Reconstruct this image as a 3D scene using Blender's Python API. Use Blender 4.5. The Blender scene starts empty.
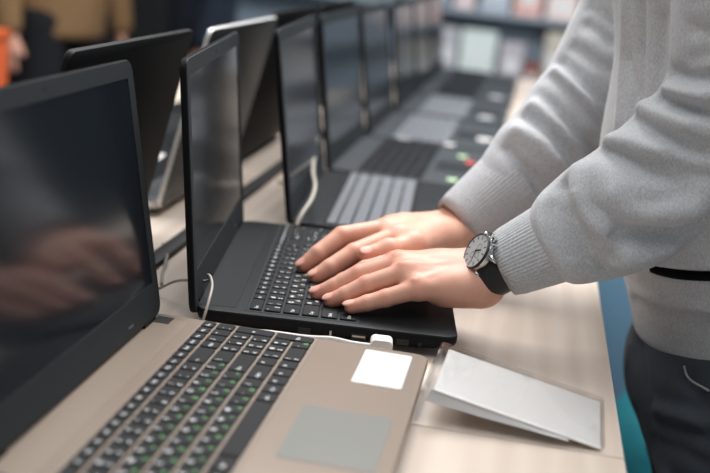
import bpy, bmesh, math, random
import numpy as np
from mathutils import Vector, Matrix
random.seed(7)
D = 0.924            # height of the front laptop's deck above the floor
TOP = 0.900          # table top height
C = bpy.context.scene.collection
R = math.radians

# ------------------------------------------------------------------ materials
def lin(c):
    out = []
    for v in c[:3]:
        v /= 255.0
        out.append(v/12.92 if v <= .04045 else ((v+.055)/1.055)**2.4)
    return (*out, 1.0)

def mat(name, col, rough=.5, metal=0., spec=.5, bump=0., bscale=200., noise=0., nscale=40., coat=0., trans=0., ior=1.45,
        sheen=0., sss=0., emit=0., stretch=(1,1,1), bdist=.001):
    m = bpy.data.materials.new(name); m.use_nodes = True
    nt = m.node_tree; b = nt.nodes['Principled BSDF']
    c = lin(col)
    b.inputs['Base Color'].default_value = c
    b.inputs['Roughness'].default_value = rough
    b.inputs['Metallic'].default_value = metal
    b.inputs['Specular IOR Level'].default_value = spec
    b.inputs['IOR'].default_value = ior
    b.inputs['Coat Weight'].default_value = coat
    b.inputs['Transmission Weight'].default_value = trans
    b.inputs['Sheen Weight'].default_value = sheen
    if sss:
        b.inputs['Subsurface Weight'].default_value = sss
        b.inputs['Subsurface Radius'].default_value = (.006, .0025, .0015)
        b.inputs['Subsurface Scale'].default_value = 1.0
    if emit:
        b.inputs['Emission Color'].default_value = c
        b.inputs['Emission Strength'].default_value = emit
    if bump or noise:
        tc = nt.nodes.new('ShaderNodeTexCoord'); mp = nt.nodes.new('ShaderNodeMapping')
        mp.inputs['Scale'].default_value = stretch
        nt.links.new(tc.outputs['Object'], mp.inputs['Vector'])
    if bump:
        n = nt.nodes.new('ShaderNodeTexNoise'); n.inputs['Scale'].default_value = bscale
        n.inputs['Detail'].default_value = 3
        nt.links.new(mp.outputs[0], n.inputs['Vector'])
        bp = nt.nodes.new('ShaderNodeBump'); bp.inputs['Strength'].default_value = bump
        bp.inputs['Distance'].default_value = bdist
        nt.links.new(n.outputs['Fac'], bp.inputs['Height']); nt.links.new(bp.outputs[0], b.inputs['Normal'])
    if noise:
        n = nt.nodes.new('ShaderNodeTexNoise'); n.inputs['Scale'].default_value = nscale
        n.inputs['Detail'].default_value = 4
        nt.links.new(mp.outputs[0], n.inputs['Vector'])
        mx = nt.nodes.new('ShaderNodeMix'); mx.data_type = 'RGBA'
        mx.inputs[6].default_value = tuple(max(0, v*(1-noise)) for v in c[:3])+(1,)
        mx.inputs[7].default_value = tuple(min(1, v*(1+noise)) for v in c[:3])+(1,)
        nt.links.new(n.outputs['Fac'], mx.inputs[0]); nt.links.new(mx.outputs[2], b.inputs['Base Color'])
    return m

# ------------------------------------------------------------------ object helpers
def tag(o, label=None, cat=None, group=None, kind=None):
    if label: o['label'] = label
    if cat: o['category'] = cat
    if group: o['group'] = group
    if kind: o['kind'] = kind
    return o

def empty(name, loc, rz=0., label=None, cat=None, group=None):
    o = bpy.data.objects.new(name, None); C.objects.link(o)
    o.empty_display_size = .05
    o.location = loc; o.rotation_euler = (0, 0, rz)
    return tag(o, label, cat, group)

def link(name, me, mats=None, parent=None, loc=None, smooth=False):
    o = bpy.data.objects.new(name, me); C.objects.link(o)
    for m in (mats if isinstance(mats, (list, tuple)) else [mats] if mats else []):
        me.materials.append(m)
    if parent: o.parent = parent
    if loc is not None: o.location = loc
    if smooth:
        me.polygons.foreach_set('use_smooth', np.ones(len(me.polygons), bool)); me.update()
    return o

def fin(name, bm, mats=None, parent=None, loc=None, smooth=False, sharp=None):
    bmesh.ops.recalc_face_normals(bm, faces=bm.faces[:])
    me = bpy.data.meshes.new(name); bm.to_mesh(me); bm.free()
    o = link(name, me, mats, parent, loc, smooth)
    if sharp is not None:
        me.polygons.foreach_set('use_smooth', np.ones(len(me.polygons), bool)); me.set_sharp_from_angle(angle=R(sharp))
    return o

def box(bm, x0, x1, y0, y1, z0, z1, bevel=0., seg=2, M=None, mi=0):
    r = bmesh.ops.create_cube(bm, size=1)
    vs = r['verts']
    for v in vs:
        v.co = Vector((x0 if v.co.x < 0 else x1, y0 if v.co.y < 0 else y1, z0 if v.co.z < 0 else z1))
    fs = {f for v in vs for f in v.link_faces}
    for f in fs: f.material_index = mi
    if bevel:
        es = list({e for v in vs for e in v.link_edges})
        q = bmesh.ops.bevel(bm, geom=es, offset=bevel, segments=seg, profile=.5, affect='EDGES')
        vs = list(set(q['verts']) | {v for v in vs if v.is_valid})
    if M is not None:
        for v in {v for v in vs if v.is_valid}: v.co = M @ v.co
    return vs

def rrect(x0, x1, y0, y1, r, n=5):
    pts = []
    for cx, cy, a0 in ((x1-r, y1-r, 0), (x0+r, y1-r, 90), (x0+r, y0+r, 180), (x1-r, y0+r, 270)):
        for k in range(n+1):
            a = R(a0+90*k/n); pts.append((cx+r*math.cos(a), cy+r*math.sin(a)))
    return pts

def loft(bm, rings, cap=True, closed=True, mi=0):
    """rings: lists of 3-D points of equal length"""
    vr = [[bm.verts.new(p) for p in ring] for ring in rings]
    n = len(vr[0])
    for a, b in zip(vr[:-1], vr[1:]):
        for i in range(n if closed else n-1):
            f = bm.faces.new((a[i], a[(i+1) % n], b[(i+1) % n], b[i])); f.material_index = mi
    if cap:
        f = bm.faces.new(vr[0][::-1]); f.material_index = mi
        f = bm.faces.new(vr[-1]); f.material_index = mi
    return vr

def tube(bm, pts, rad, n=8, cap=True, mi=0):
    pts = [Vector(p) for p in pts]; rings = []
    up = None
    for i, p in enumerate(pts):
        t = (pts[min(i+1, len(pts)-1)]-pts[max(i-1, 0)]).normalized()
        if up is None:
            up = t.orthogonal().normalized()
        up = (up - t*up.dot(t)).normalized(); s = t.cross(up)
        r = rad[i] if isinstance(rad, (list, tuple)) else rad
        rings.append([p+up*r*math.cos(2*math.pi*k/n)+s*r*math.sin(2*math.pi*k/n) for k in range(n)])
    loft(bm, rings, cap, mi=mi)

def spline(pts, n=8):
    P = [Vector(p) for p in pts]; P = [P[0]*2-P[1]]+P+[P[-1]*2-P[-2]]; out = []
    for i in range(1, len(P)-2):
        a, b, c, d = P[i-1:i+3]
        for k in range(n):
            t = k/n
            out.append(.5*((2*b)+(c-a)*t+(2*a-5*b+4*c-d)*t*t+(3*b-a-3*c+d)*t**3))
    out.append(P[-2]); return out

def cyl(bm, c, axis, r, h, n=24, r2=None, mi=0):
    axis = Vector(axis).normalized(); u = axis.orthogonal().normalized(); w = axis.cross(u); c = Vector(c)
    r2 = r if r2 is None else r2
    loft(bm, [[c+axis*z+u*rr*math.cos(2*math.pi*k/n)+w*rr*math.sin(2*math.pi*k/n) for k in range(n)]
              for z, rr in ((-h/2, r), (h/2, r2))], mi=mi)

# ------------------------------------------------------------------ implicit surfaces for bodies and cloth
#SDF-BEGIN
def smin(a, b, k):
    if k <= 0: return np.minimum(a, b)
    h = np.maximum(k-np.abs(a-b), 0)/k
    return np.minimum(a, b)-h*h*k*.25

def smax(a, b, k): return -smin(-a, -b, k)

def cone(P, a, b, r1, r2):
    a = np.asarray(a, float); b = np.asarray(b, float); ab = b-a
    t = np.clip(((P-a)@ab)/(ab@ab+1e-12), 0, 1)
    return np.linalg.norm(P-a-t[:, None]*ab, axis=1)-(r1+(r2-r1)*t)

def ellip(P, c, rad, M=None):
    q = P-np.asarray(c, float)
    if M is not None: q = q@np.asarray(M, float)
    rad = np.asarray(rad, float)
    k0 = np.linalg.norm(q/rad, axis=1); k1 = np.linalg.norm(q/(rad*rad), axis=1)
    return k0*(k0-1)/np.maximum(k1, 1e-9)

def chain(P, pts, radii, k=.0, d=None, kj=None):
    for (a, b, r1, r2) in zip(pts[:-1], pts[1:], radii[:-1], radii[1:]):
        e = cone(P, a, b, r1, r2); d = e if d is None else smin(d, e, k)
    return d

def ycapsule(P, a, b, r1, r2, sy):
    """tapered capsule whose section is wider in y by sy"""
    a = np.asarray(a, float); b = np.asarray(b, float)
    q = P.copy(); c = a[1]
    q[:, 1] = (q[:, 1]-c)/sy
    a2 = a.copy(); a2[1] = 0; b2 = b.copy(); b2[1] = (b[1]-c)/sy
    return cone(q, a2, b2, r1, r2)

def sdf_mesh(fn, lo, hi, h, coarse=4):
    lo = np.asarray(lo, float); hi = np.asarray(hi, float)
    n = np.ceil((hi-lo)/h).astype(int); n = ((n+coarse-1)//coarse)*coarse
    nc = n//coarse
    g = [lo[i]+(np.arange(nc[i])+.5)*h*coarse-h*.5 for i in range(3)]
    G = np.stack(np.meshgrid(*g, indexing='ij'), -1).reshape(-1, 3)
    dc = fn(G).reshape(nc)
    V = np.repeat(np.repeat(np.repeat(dc, coarse, 0), coarse, 1), coarse, 2).astype(np.float32)
    act = np.abs(dc) < h*coarse*2.2
    I = np.argwhere(act)*coarse
    off = np.stack(np.meshgrid(*[np.arange(coarse)]*3, indexing='ij'), -1).reshape(-1, 3)
    for s in range(0, len(I), 8000):
        J = (I[s:s+8000, None]+off[None]).reshape(-1, 3)
        V[J[:, 0], J[:, 1], J[:, 2]] = fn(lo+J*h)
    # surface nets
    S = V < 0
    nx, ny, nz = V.shape
    cnt = np.zeros((nx-1, ny-1, nz-1), np.uint8)
    for dx in (0, 1):
        for dy in (0, 1):
            for dz in (0, 1): cnt += S[dx:nx-1+dx, dy:ny-1+dy, dz:nz-1+dz]
    cells = np.argwhere((cnt > 0) & (cnt < 8))
    idx = np.full((nx-1, ny-1, nz-1), -1, np.int64); idx[tuple(cells.T)] = np.arange(len(cells))
    acc = np.zeros((len(cells), 3)); num = np.zeros(len(cells))
    corners = [np.array((i, j, k)) for i in (0, 1) for j in (0, 1) for k in (0, 1)]
    for a in corners:
        for ax in range(3):
            if a[ax] == 0:
                b = a.copy(); b[ax] = 1
                A = cells+a; B = cells+b
                va = V[tuple(A.T)]; vb = V[tuple(B.T)]
                cr = (va < 0) != (vb < 0)
                t = np.where(cr, va/np.where(cr, va-vb, 1), 0)
                p = a+t[:, None]*(b-a)
                acc += p*cr[:, None]; num += cr
    verts = lo+(cells+acc/num[:, None])*h
    quads = []
    for ax in range(3):
        o1, o2 = (ax+1) % 3, (ax+2) % 3
        sl = [slice(None)]*3; sl2 = [slice(None)]*3
        sl[ax] = slice(0, -1); sl2[ax] = slice(1, None)
        E = S[tuple(sl)] != S[tuple(sl2)]
        e = np.argwhere(E)
        e = e[(e[:, o1] > 0) & (e[:, o2] > 0) & (e[:, o1] < V.shape[o1]-1) & (e[:, o2] < V.shape[o2]-1)]
        ins = S[tuple(e.T)]
        q = []
        for d1, d2 in ((1, 1), (0, 1), (0, 0), (1, 0)):
            c = e.copy(); c[:, o1] -= d1; c[:, o2] -= d2; q.append(idx[tuple(c.T)])
        q = np.stack(q, 1); q[~ins] = q[~ins][:, ::-1]
        quads.append(q)
    quads = np.concatenate(quads); quads = quads[(quads >= 0).all(1)]
    return verts, quads
#SDF-END

def np_mesh(name, verts, quads):
    me = bpy.data.meshes.new(name)
    me.vertices.add(len(verts)); me.vertices.foreach_set('co', np.asarray(verts, np.float32).ravel())
    me.loops.add(len(quads)*4); me.loops.foreach_set('vertex_index', quads.astype(np.int32).ravel())
    me.polygons.add(len(quads))
    me.polygons.foreach_set('loop_start', np.arange(0, len(quads)*4, 4, dtype=np.int32))
    me.polygons.foreach_set('loop_total', np.full(len(quads), 4, np.int32))
    me.update(calc_edges=True); me.validate()
    me.polygons.foreach_set('use_smooth', np.ones(len(me.polygons), bool))
    return me

# ------------------------------------------------------------------ camera
cam = bpy.data.objects.new('camera', bpy.data.cameras.new('camera')); C.objects.link(cam)
cam.location = (0.30699, -1.02554, 0.35080+D); cam.rotation_euler = (1.330778, -0.110494, 0.157846)
cam.data.sensor_width = 36; cam.data.lens = 1194.9*36/710
cam.data.clip_start = .02; cam.data.clip_end = 60
cam.data.dof.use_dof = True; cam.data.dof.focus_distance = 1.14; cam.data.dof.aperture_fstop = 3.5
bpy.context.scene.camera = cam
sc = bpy.context.scene
sc.view_settings.view_transform = 'Standard'; sc.view_settings.look = 'None'
sc.view_settings.gamma = 1; sc.view_settings.use_curve_mapping = False
sc.view_settings.exposure = 0.0

# ------------------------------------------------------------------ setting
M_floor = mat('floor_vinyl', (112, 114, 116), rough=.5, noise=.15, nscale=6)
M_wall = mat('wall_paint', (58, 66, 74), rough=.8, noise=.1, nscale=3)
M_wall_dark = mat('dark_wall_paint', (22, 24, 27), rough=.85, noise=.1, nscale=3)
bm = bmesh.new(); box(bm, -6, 5, -3, 7.2, -.05, 0); tag(fin('floor', bm, M_floor), kind='structure')
bm = bmesh.new(); box(bm, -6, 5, 7.2, 7.3, 0, 3.4); tag(fin('wall_back', bm, M_wall), kind='structure')
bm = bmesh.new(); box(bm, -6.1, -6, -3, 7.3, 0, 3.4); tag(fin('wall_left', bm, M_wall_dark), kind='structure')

# wood-grain laminate
def wood():
    m = mat('birch_laminate', (206, 188, 168), rough=.42)
    nt = m.node_tree; b = nt.nodes['Principled BSDF']
    tc = nt.nodes.new('ShaderNodeTexCoord'); mp = nt.nodes.new('ShaderNodeMapping')
    mp.inputs['Scale'].default_value = (26, 1.6, 26)
    nt.links.new(tc.outputs['Object'], mp.inputs['Vector'])
    n = nt.nodes.new('ShaderNodeTexNoise'); n.inputs['Scale'].default_value = 2.2; n.inputs['Detail'].default_value = 6
    n.inputs['Distortion'].default_value = .6
    nt.links.new(mp.outputs[0], n.inputs['Vector'])
    mp2 = nt.nodes.new('ShaderNodeMapping'); mp2.inputs['Scale'].default_value = (9, 1.0, 9)
    nt.links.new(tc.outputs['Object'], mp2.inputs['Vector'])
    w = nt.nodes.new('ShaderNodeTexWave'); w.inputs['Scale'].default_value = 1.2; w.inputs['Distortion'].default_value = 5
    w.inputs['Detail'].default_value = 2; w.inputs['Detail Scale'].default_value = .8
    nt.links.new(mp2.outputs[0], w.inputs['Vector'])
    ad = nt.nodes.new('ShaderNodeMath'); ad.operation = 'MULTIPLY_ADD'; ad.inputs[1].default_value = .35
    nt.links.new(w.outputs['Fac'], ad.inputs[0]); nt.links.new(n.outputs['Fac'], ad.inputs[2])
    cr = nt.nodes.new('ShaderNodeValToRGB')
    cr.color_ramp.elements[0].position = .35; cr.color_ramp.elements[0].color = lin((203, 187, 173))
    cr.color_ramp.elements[1].position = .85; cr.color_ramp.elements[1].color = lin((214, 200, 187))
    nt.links.new(ad.outputs[0], cr.inputs[0]); nt.links.new(cr.outputs[0], b.inputs['Base Color'])
    return m
M_wood = wood()
M_steel = mat('grey_painted_steel', (120, 122, 125), rough=.45, metal=.6, bump=.1, bscale=300)

def table(y0, y1, label):
    t = empty('display_table', (-.083, (y0+y1)/2, 0), 0, label, 'table', 'display tables in one row')
    hy = (y1-y0)/2-.0006
    bm = bmesh.new(); box(bm, -.5064, .5064, -hy, hy, TOP-.03, TOP, .0012, 2); fin('tabletop', bm, M_wood, t, sharp=40)
    for sx in (-1, 1):
        for sy in (-1, 1):
            bm = bmesh.new(); box(bm, sx*.44-.025, sx*.44+.025, sy*(hy-.09)-.025, sy*(hy-.09)+.025, 0, TOP-.03, .003, 2)
            fin('leg', bm, M_steel, t, sharp=40)
    bm = bmesh.new(); box(bm, -.43, .43, -.02, .02, TOP-.10, TOP-.0305, .002, 1); fin('crossbar', bm, M_steel, t)
table(-1.60, -.107, 'pale birch display table nearest the camera, carrying the front end of the beige laptop')
table(-.107, 1.45, 'pale birch display table in the middle, under the black laptop being typed on')
table(1.45, 3.02, 'pale birch display table at the far end of the laptop row')

# ------------------------------------------------------------------ glyphs and keys
_gl = {}
def glyph(ch):
    if ch not in _gl:
        cu = bpy.data.curves.new('glyph', 'FONT'); cu.body = ch; cu.resolution_u = 2; cu.offset = .022
        o = bpy.data.objects.new('glyph', cu); C.objects.link(o)
        dg = bpy.context.evaluated_depsgraph_get()
        me = bpy.data.meshes.new_from_object(o.evaluated_get(dg))
        v = [(p.co.x, p.co.y) for p in me.vertices]; f = [tuple(p.vertices) for p in me.polygons]
        bpy.data.objects.remove(o); bpy.data.curves.remove(cu); bpy.data.meshes.remove(me)
        _gl[ch] = (v, f)
    return _gl[ch]

def write(bm, text, cx, cy, z, size, mi, bold=.0):
    """text lying flat, read from +X: its up is -X, its right is +Y"""
    adv = 0
    for ch in text:
        v, f = glyph(ch)
        if v:
            mx = max(p[0] for p in v)
            vs = [bm.verts.new((cx-q[1]*size, cy+(adv+q[0])*size, z)) for q in v]
            for a in f:
                try: bm.faces.new([vs[i] for i in a]).material_index = mi
                except ValueError: pass
            adv += mx+.12
    return adv*size

CYR = dict(zip('QWERTYUIOP[]ASDFGHJKL;\'ZXCVBNM,.`', 'ЙЦУКЕНГШЩЗХЪФЫВАПРОЛДЖЭЯЧСМИТЬБЮЁ'))
SHIFT = dict(zip('1234567890-=', '!@#$%^&*()_+'))
def layout():
    ks = []; U = .01953; y0 = .0117
    F = ['Esc']+['F%d' % i for i in range(1, 13)]+['Ps', 'Ins', 'Del', 'Hm', 'Pu', 'Pd', 'En']
    w0 = .363-19*.0173
    y = y0
    for i, s in enumerate(F):
        w = w0 if i == 0 else .0173
        ks.append((0., .0115, y+w/2, w, s)); y += w
    rows = [['`']+list('1234567890-=')+[('<-', 2)],
            [('Tab', 1.5)]+list('QWERTYUIOP[]')+[('\\', 1.5)],
            [('Cap', 1.75)]+list("ASDFGHJKL;'")+[('Ent', 2.25)],
            [('Shift', 2.25)]+list('ZXCVBNM,./')+[('Shift', 1.75), ('^', 1)],
            [('Ctrl', 1.25), 'Fn', 'Wn', ('Alt', 1.25), ('', 5.5), 'Alt', 'Ctl', '<', 'v', '>']]
    for r, row in enumerate(rows):
        y = y0
        for k in row:
            s, w = k if isinstance(k, tuple) else (k, 1)
            ks.append((.0163+.0183*r, .0157, y+w*U/2, w*U, s)); y += w*U
    n0 = y0+.363-4*.0173
    for r, row in enumerate([['Nm', '/', '*', '-'], ['7', '8', '9', None], ['4', '5', '6', None], ['1', '2', '3', None], ['0', None, '.', None]]):
        for c, s in enumerate(row):
            if s is None: continue
            w = 2 if s == '0' else 1
            ks.append((.0163+.0183*r, .0157, n0+(c+w/2)*.0173, .0173*w, s))
    ks.append((.0163+.0183*1.5, .034, n0+3.5*.0173, .0173, '+'))
    ks.append((.0163+.0183*3.5, .034, n0+3.5*.0173, .0173, 'Ent'))
    return ks

def key_mesh(dx, wy, s, legend=True, gap=.0022, h=.0017):
    bm = bmesh.new(); b = .0012
    x = dx/2; y = (wy-gap)/2
    rings = []
    for z, ins, rr in ((0, 0, .0012), (h-.0004, 0.0001, .0012), (h, .0006, .0010)):
        rings.append([(p[0], p[1], z) for p in rrect(-x+ins, x-ins, -y+ins, y-ins, rr, 1)])
    loft(bm, rings)
    if legend and s:
        z = h+.00006
        if s in CYR:
            write(bm, s, -x*.12, -y+.0022, z, .0066, 1)
            write(bm, CYR[s], x-.0019, y*.02+.0014, z, .0052, 2)
        elif s in SHIFT:
            write(bm, SHIFT[s], -x*.25, -y+.0022, z, .0048, 1); write(bm, s, x-.0019, -y+.0022, z, .0056, 1)
        elif len(s) == 1:
            write(bm, s, x*.1, -y+.003, z, .0068, 1)
        elif dx < .013:
            write(bm, s, x*.35, -y+.0028, z, .0046, 1)
        else:
            write(bm, s, x*.3, -y+.0026, z, .0046, 1)
    bmesh.ops.recalc_face_normals(bm, faces=[f for f in bm.faces if f.material_index == 0])
    me = bpy.data.meshes.new('key'); bm.to_mesh(me); bm.free()
    return me

# ------------------------------------------------------------------ laptops
W = .381; DEPTH = .2515; H = .024
M_beige = mat('champagne_plastic', (131, 117, 105), rough=.45, spec=.3, metal=.1, bump=.04, bscale=900)
M_beige_edge = mat('champagne_side', (138, 123, 111), rough=.45, spec=.3, metal=.1, bump=.04, bscale=900)
M_black = mat('black_textured_plastic', (34, 36, 38), spec=.13, rough=.5, bump=.25, bscale=700, bdist=.0004)
M_black2 = mat('black_matte_plastic', (21, 22, 24), spec=.12, rough=.55, bump=.1, bscale=500)
M_bezel = mat('charcoal_bezel_plastic', (44, 48, 51), spec=.12, rough=.55, bump=.1, bscale=600)
M_screen = mat('glossy_black_glass', (27, 32, 37), rough=.13, spec=.34, bump=.003, bscale=3)
M_silver = mat('brushed_silver', (205, 205, 203), rough=.35, metal=.3, bump=.08, bscale=300, stretch=(1, 20, 1))
M_grey_lid = mat('dark_grey_metal', (74, 77, 80), rough=.4, metal=.6, bump=.06, bscale=400)
M_pad = mat('grey_touchpad', (114, 114, 109), spec=.35, rough=.36, bump=.02, bscale=900)
M_bpad = mat('black_touchpad', (38, 40, 42), spec=.15, rough=.45, bump=.02, bscale=900)
M_key = mat('dark_key_plastic', (24, 25, 28), spec=.14, rough=.5, bump=.05, bscale=900)
M_key_sheen = mat('sheen_grey_key_plastic', (112, 115, 120), rough=.35, bump=.03, bscale=900)  # grey is light reflected by the glossy keys, put into the colour
M_white = mat('white_legend', (225, 226, 226), rough=.6, noise=.03)
M_green = mat('green_legend', (104, 176, 98), rough=.6, noise=.03)
M_port = mat('port_black', (10, 10, 11), rough=.5, noise=.05)
M_metal = mat('port_metal', (190, 188, 182), rough=.3, metal=1, noise=.04)
M_paper = mat('white_paper_sticker', (196, 195, 194), rough=.6, noise=.02, nscale=60)
M_rubber = mat('black_rubber', (22, 22, 23), rough=.7, noise=.1)
M_stgreen = mat('pale_green_sticker', (176, 205, 160), rough=.5, noise=.1, nscale=90)
M_stred = mat('red_sticker', (205, 70, 62), rough=.5, noise=.08, nscale=90)

M_haze_grey = mat('haze_grey_plastic', (58, 62, 66), spec=.2, rough=.5, bump=.1, bscale=600)  # deck plastic of the farther laptops, lightened: haze put into the colour
M_stgrey = mat('pale_grey_sticker', (168, 170, 172), rough=.6, noise=.05)
KEYS = layout()
_keycache = {}
def laptop(label, loc, rz, lean, hx=.0, L=.233, deck=None, side=None, lidm=None, bezm=None, keym=None, green=None, kx=.0495,
           keys='full', plate=None, pad=None, drop=.0, back=-.010, depth=DEPTH, stickers=(), ports=(), group=None, lid_edge=None, hinge_pads=False):
    deck = deck or M_black; side = side or M_black2; lidm = lidm or M_black2; bezm = bezm or M_bezel; keym = keym or M_key
    t = empty('laptop', (loc[0], loc[1], TOP), rz, label, 'laptop', group)
    # base: rounded slab with a tapered underside
    bm = bmesh.new(); rings = []
    for z, ins, r in ((.003, .022, .012), (.007, .012, .012), (.0125, .0018, .013), (.0165, .0, .013), (.0222, .0, .013), (.0236, .0006, .0126), (H, .0019, .012)):
        rings.append([(p[0], p[1], z) for p in rrect(back+ins*.5, depth-ins, ins, W-ins, r, 5)])
    vr = loft(bm, rings)
    for f in bm.faces:
        c = f.calc_center_median()
        f.material_index = 1 if c.z < .0222 else 0
    base = fin('base', bm, [deck, side], t, sharp=35)
    for fx, fy in ((.03, .05), (.03, W-.05), (.21, .05), (.21, W-.05)):
        bm = bmesh.new(); box(bm, fx-.008, fx+.008, fy-.02, fy+.02, 0, .0055, .001, 1); fin('foot', bm, M_rubber, base)
    # raised step in front of the hinge
    bm = bmesh.new(); loft(bm, [[(p[0], p[1], z) for p in rrect(.002+i, kx-.0185-i, .014+i, W-.014-i, .004, 3)] for z, i in ((H-.0003, 0), (H+.0003, .0004))])
    fin('hinge_strip', bm, deck, base)
    # keyboard plate and keys
    x0 = kx-.0062; kb = empty_part('keyboard', t)
    bm = bmesh.new(); loft(bm, [[(p[0], p[1], z) for p in rrect(x0-.0035+i, x0+.1037+.004-i, .0082+i, .3782-i, .003, 3)] for z, i in ((H-.0004, 0), (H+.00035, .0008))])
    pl = fin('key_plate', bm, plate or deck, kb)
    if keys == 'merged':
        bm = bmesh.new()
        for kxo, dx, yc, wy, s in KEYS:
            box(bm, kx+kxo-dx/2, kx+kxo+dx/2, yc-wy/2+.0011, yc+wy/2-.0011, H+.0002, H+.0019)
        fin('keys', bm, keym, kb)
    else:
        for kxo, dx, yc, wy, s in KEYS:
            ck = (keym.name, s, dx, round(wy, 4), keys, green.name if green else '')
            if ck not in _keycache:
                me = key_mesh(dx, wy, s, keys == 'full')
                for m in (keym, M_white, green or M_white): me.materials.append(m)
                _keycache[ck] = me
            o = bpy.data.objects.new('key', _keycache[ck]); C.objects.link(o); o.parent = kb
            o.location = (kx+kxo, yc, H+.0003)
    # touchpad
    bm = bmesh.new(); loft(bm, [[(p[0], p[1], z) for p in rrect(.1685+i, .2395-i, .115+i, .218-i, .002, 3)] for z, i in ((H-.0004, 0), (H+.0003, .0003))])
    fin('touchpad', bm, pad or M_bpad, t)
    # lid, in its own tilted frame
    Mx = Matrix.Translation((hx, 0, H+.002)) @ Matrix.Rotation(-lean, 4, 'Y')
    def P(u, y, d): return Mx @ Vector((d, y, u))          # u up the lid, d out of the screen
    bm = bmesh.new()
    rr = lambda i, r: rrect(-drop+i, L-i, .0005+i, W-.0005-i, r, 6)
    loft(bm, [[P(p[0], p[1], d) for p in rr(i, r)] for d, i, r in ((-.0072, .0035, .009), (-.0062, .0008, .0115), (-.0048, 0, .012), (-.0008, 0, .012))])
    nl = Mx.to_3x3()@Vector((1, 0, 0)); bmesh.ops.recalc_face_normals(bm, faces=bm.faces[:])
    for f in bm.faces: f.material_index = 1 if abs(f.normal.dot(nl)) < .6 else 0
    lid = fin('lid', bm, [lidm, lid_edge or lidm], t, sharp=35)
    # bezel: a rim around the screen opening
    bm = bmesh.new()
    b0, b1, bs = .031, .016, .0155
    outer = rr(.0004, .0117); 
    inner = rrect(b0, L-b1, bs, W-bs, .0008, 6)
    lo_ = [bm.verts.new(P(p[0], p[1], -.0008)) for p in outer]; ou = [bm.verts.new(P(p[0], p[1], .0002)) for p in rr(.0008, .0113)]
    inn = [bm.verts.new(P(p[0], p[1], .0002)) for p in inner]; ind = [bm.verts.new(P(p[0], p[1], -.0006)) for p in inner]
    n = len(outer)
    for a, b in ((lo_, ou), (ou, inn), (inn, ind)):
        for i in range(n): bm.faces.new((a[i], a[(i+1) % n], b[(i+1) % n], b[i]))
    bz = fin('bezel', bm, bezm, lid, sharp=30)
    bm = bmesh.new(); q = [P(p[0], p[1], -.0005) for p in rrect(b0-.001, L-b1+.001, bs-.001, W-bs+.001, .0005, 1)]
    loft(bm, [[p+Mx.to_3x3()@Vector((-.0002, 0, 0)) for p in q], q])
    fin('screen', bm, M_screen, lid)
    bm = bmesh.new(); q = [P(u, W/2+y, .00032) for u, y in ((.0085, .103), (.0105, .103), (.0105, .115), (.0085, .115))]
    bm.faces.new([bm.verts.new(p) for p in q]); fin('maker_mark', bm, M_steel, bz)
    bm = bmesh.new(); cyl(bm, P(L-.008, W/2, .0003), Mx.to_3x3()@Vector((1, 0, 0)), .0022, .0006, 12); fin('webcam', bm, M_port, bz)
    # hinge barrels
    for hy in (.035, W-.035):
        bm = bmesh.new(); cyl(bm, (hx-.003, hy, H+.0012), (0, 1, 0), .0042, .03, 16); fin('hinge', bm, M_black2, t, sharp=40)
        if hinge_pads:
            bm = bmesh.new(); box(bm, .0005, .0155, hy-.0135+(.02 if hy > .2 else -.02), hy+.0055+(.02 if hy > .2 else -.02), H-.0003, H+.0006, .0002, 1)
            fin('hinge_cover', bm, M_port, t)
    for nm, x, y, dx, dy, m in stickers:
        bm = bmesh.new(); r = min(dx, dy)*(.48 if nm == 'round_sticker' else .07)
        loft(bm, [[(p[0], p[1], z) for p in rrect(x-dx/2, x+dx/2, y-dy/2, y+dy/2, r, 6)] for z in (H-.0001, H+.00042)])
        o = fin('sticker', bm, m, t)
        if m is not M_paper: o['label'] = m.name.replace('_', ' ')
    for nm, x, dx, z, dz, s in ports:
        bm = bmesh.new(); y = 0 if s == 0 else W
        if nm == 'audio_jack':
            cyl(bm, (x, y, z), (0, 1, 0), dz/2, .0012, 16); cyl(bm, (x, y, z), (0, 1, 0), dz*.24, .0016, 12)
        else:
            box(bm, x-dx/2, x+dx/2, y-.0006, y+.0006, z-dz/2, z+dz/2, .0004, 1)
            if nm == 'usb_port': box(bm, x-dx/2+.001, x+dx/2-.001, y-.0009, y+.0009, z, z+.0016, 0, mi=1)
        fin(nm, bm, [M_metal if nm == 'metal_latch' else M_port, M_metal], t)
    return t

def empty_part(name, parent):
    o = bpy.data.objects.new(name, None); C.objects.link(o); o.parent = parent; return o

def facing(near_back, deg):      # near back corner of the base and its turn
    return near_back, R(deg)

# the beige laptop in front: its far edge at y = 0
laptop('open beige laptop in front, black screen, black keys with white and green letters', (0, -.381), 0, .1946, hx=0, L=.2331,
       deck=M_beige, side=M_beige_edge, plate=M_beige, pad=M_pad, green=M_green, hinge_pads=True,
       stickers=[('sticker', .1949+.02135, .381-.0111-.0437, .0427, .0875, M_paper)])
laptop('black laptop being typed on by both hands, black keyboard with white letters', (.017, .030), R(7.3), R(6.6), hx=.0065, kx=.0625, drop=.010, back=.0070, depth=.2585,
       plate=M_bezel, ports=[('metal_latch', .137, .0022, .013, .0075, 0), ('usb_port', .164, .0145, .0135, .0062, 0), ('hdmi_port', .206, .0125, .0135, .0058, 0),
                             ('audio_jack', .2225, .004, .0135, .0042, 0), ('network_port', .112, .012, .0135, .006, 0)])
grp = None
laptop('dark laptop just beyond the typing hands, with rows of keys whose sheen is painted light grey', (.02, .437), R(4), R(9.5), hx=.01, drop=.008, back=.0105, L=.240, kx=.060, keys='blank',
       keym=M_key_sheen, plate=M_black2)
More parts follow.
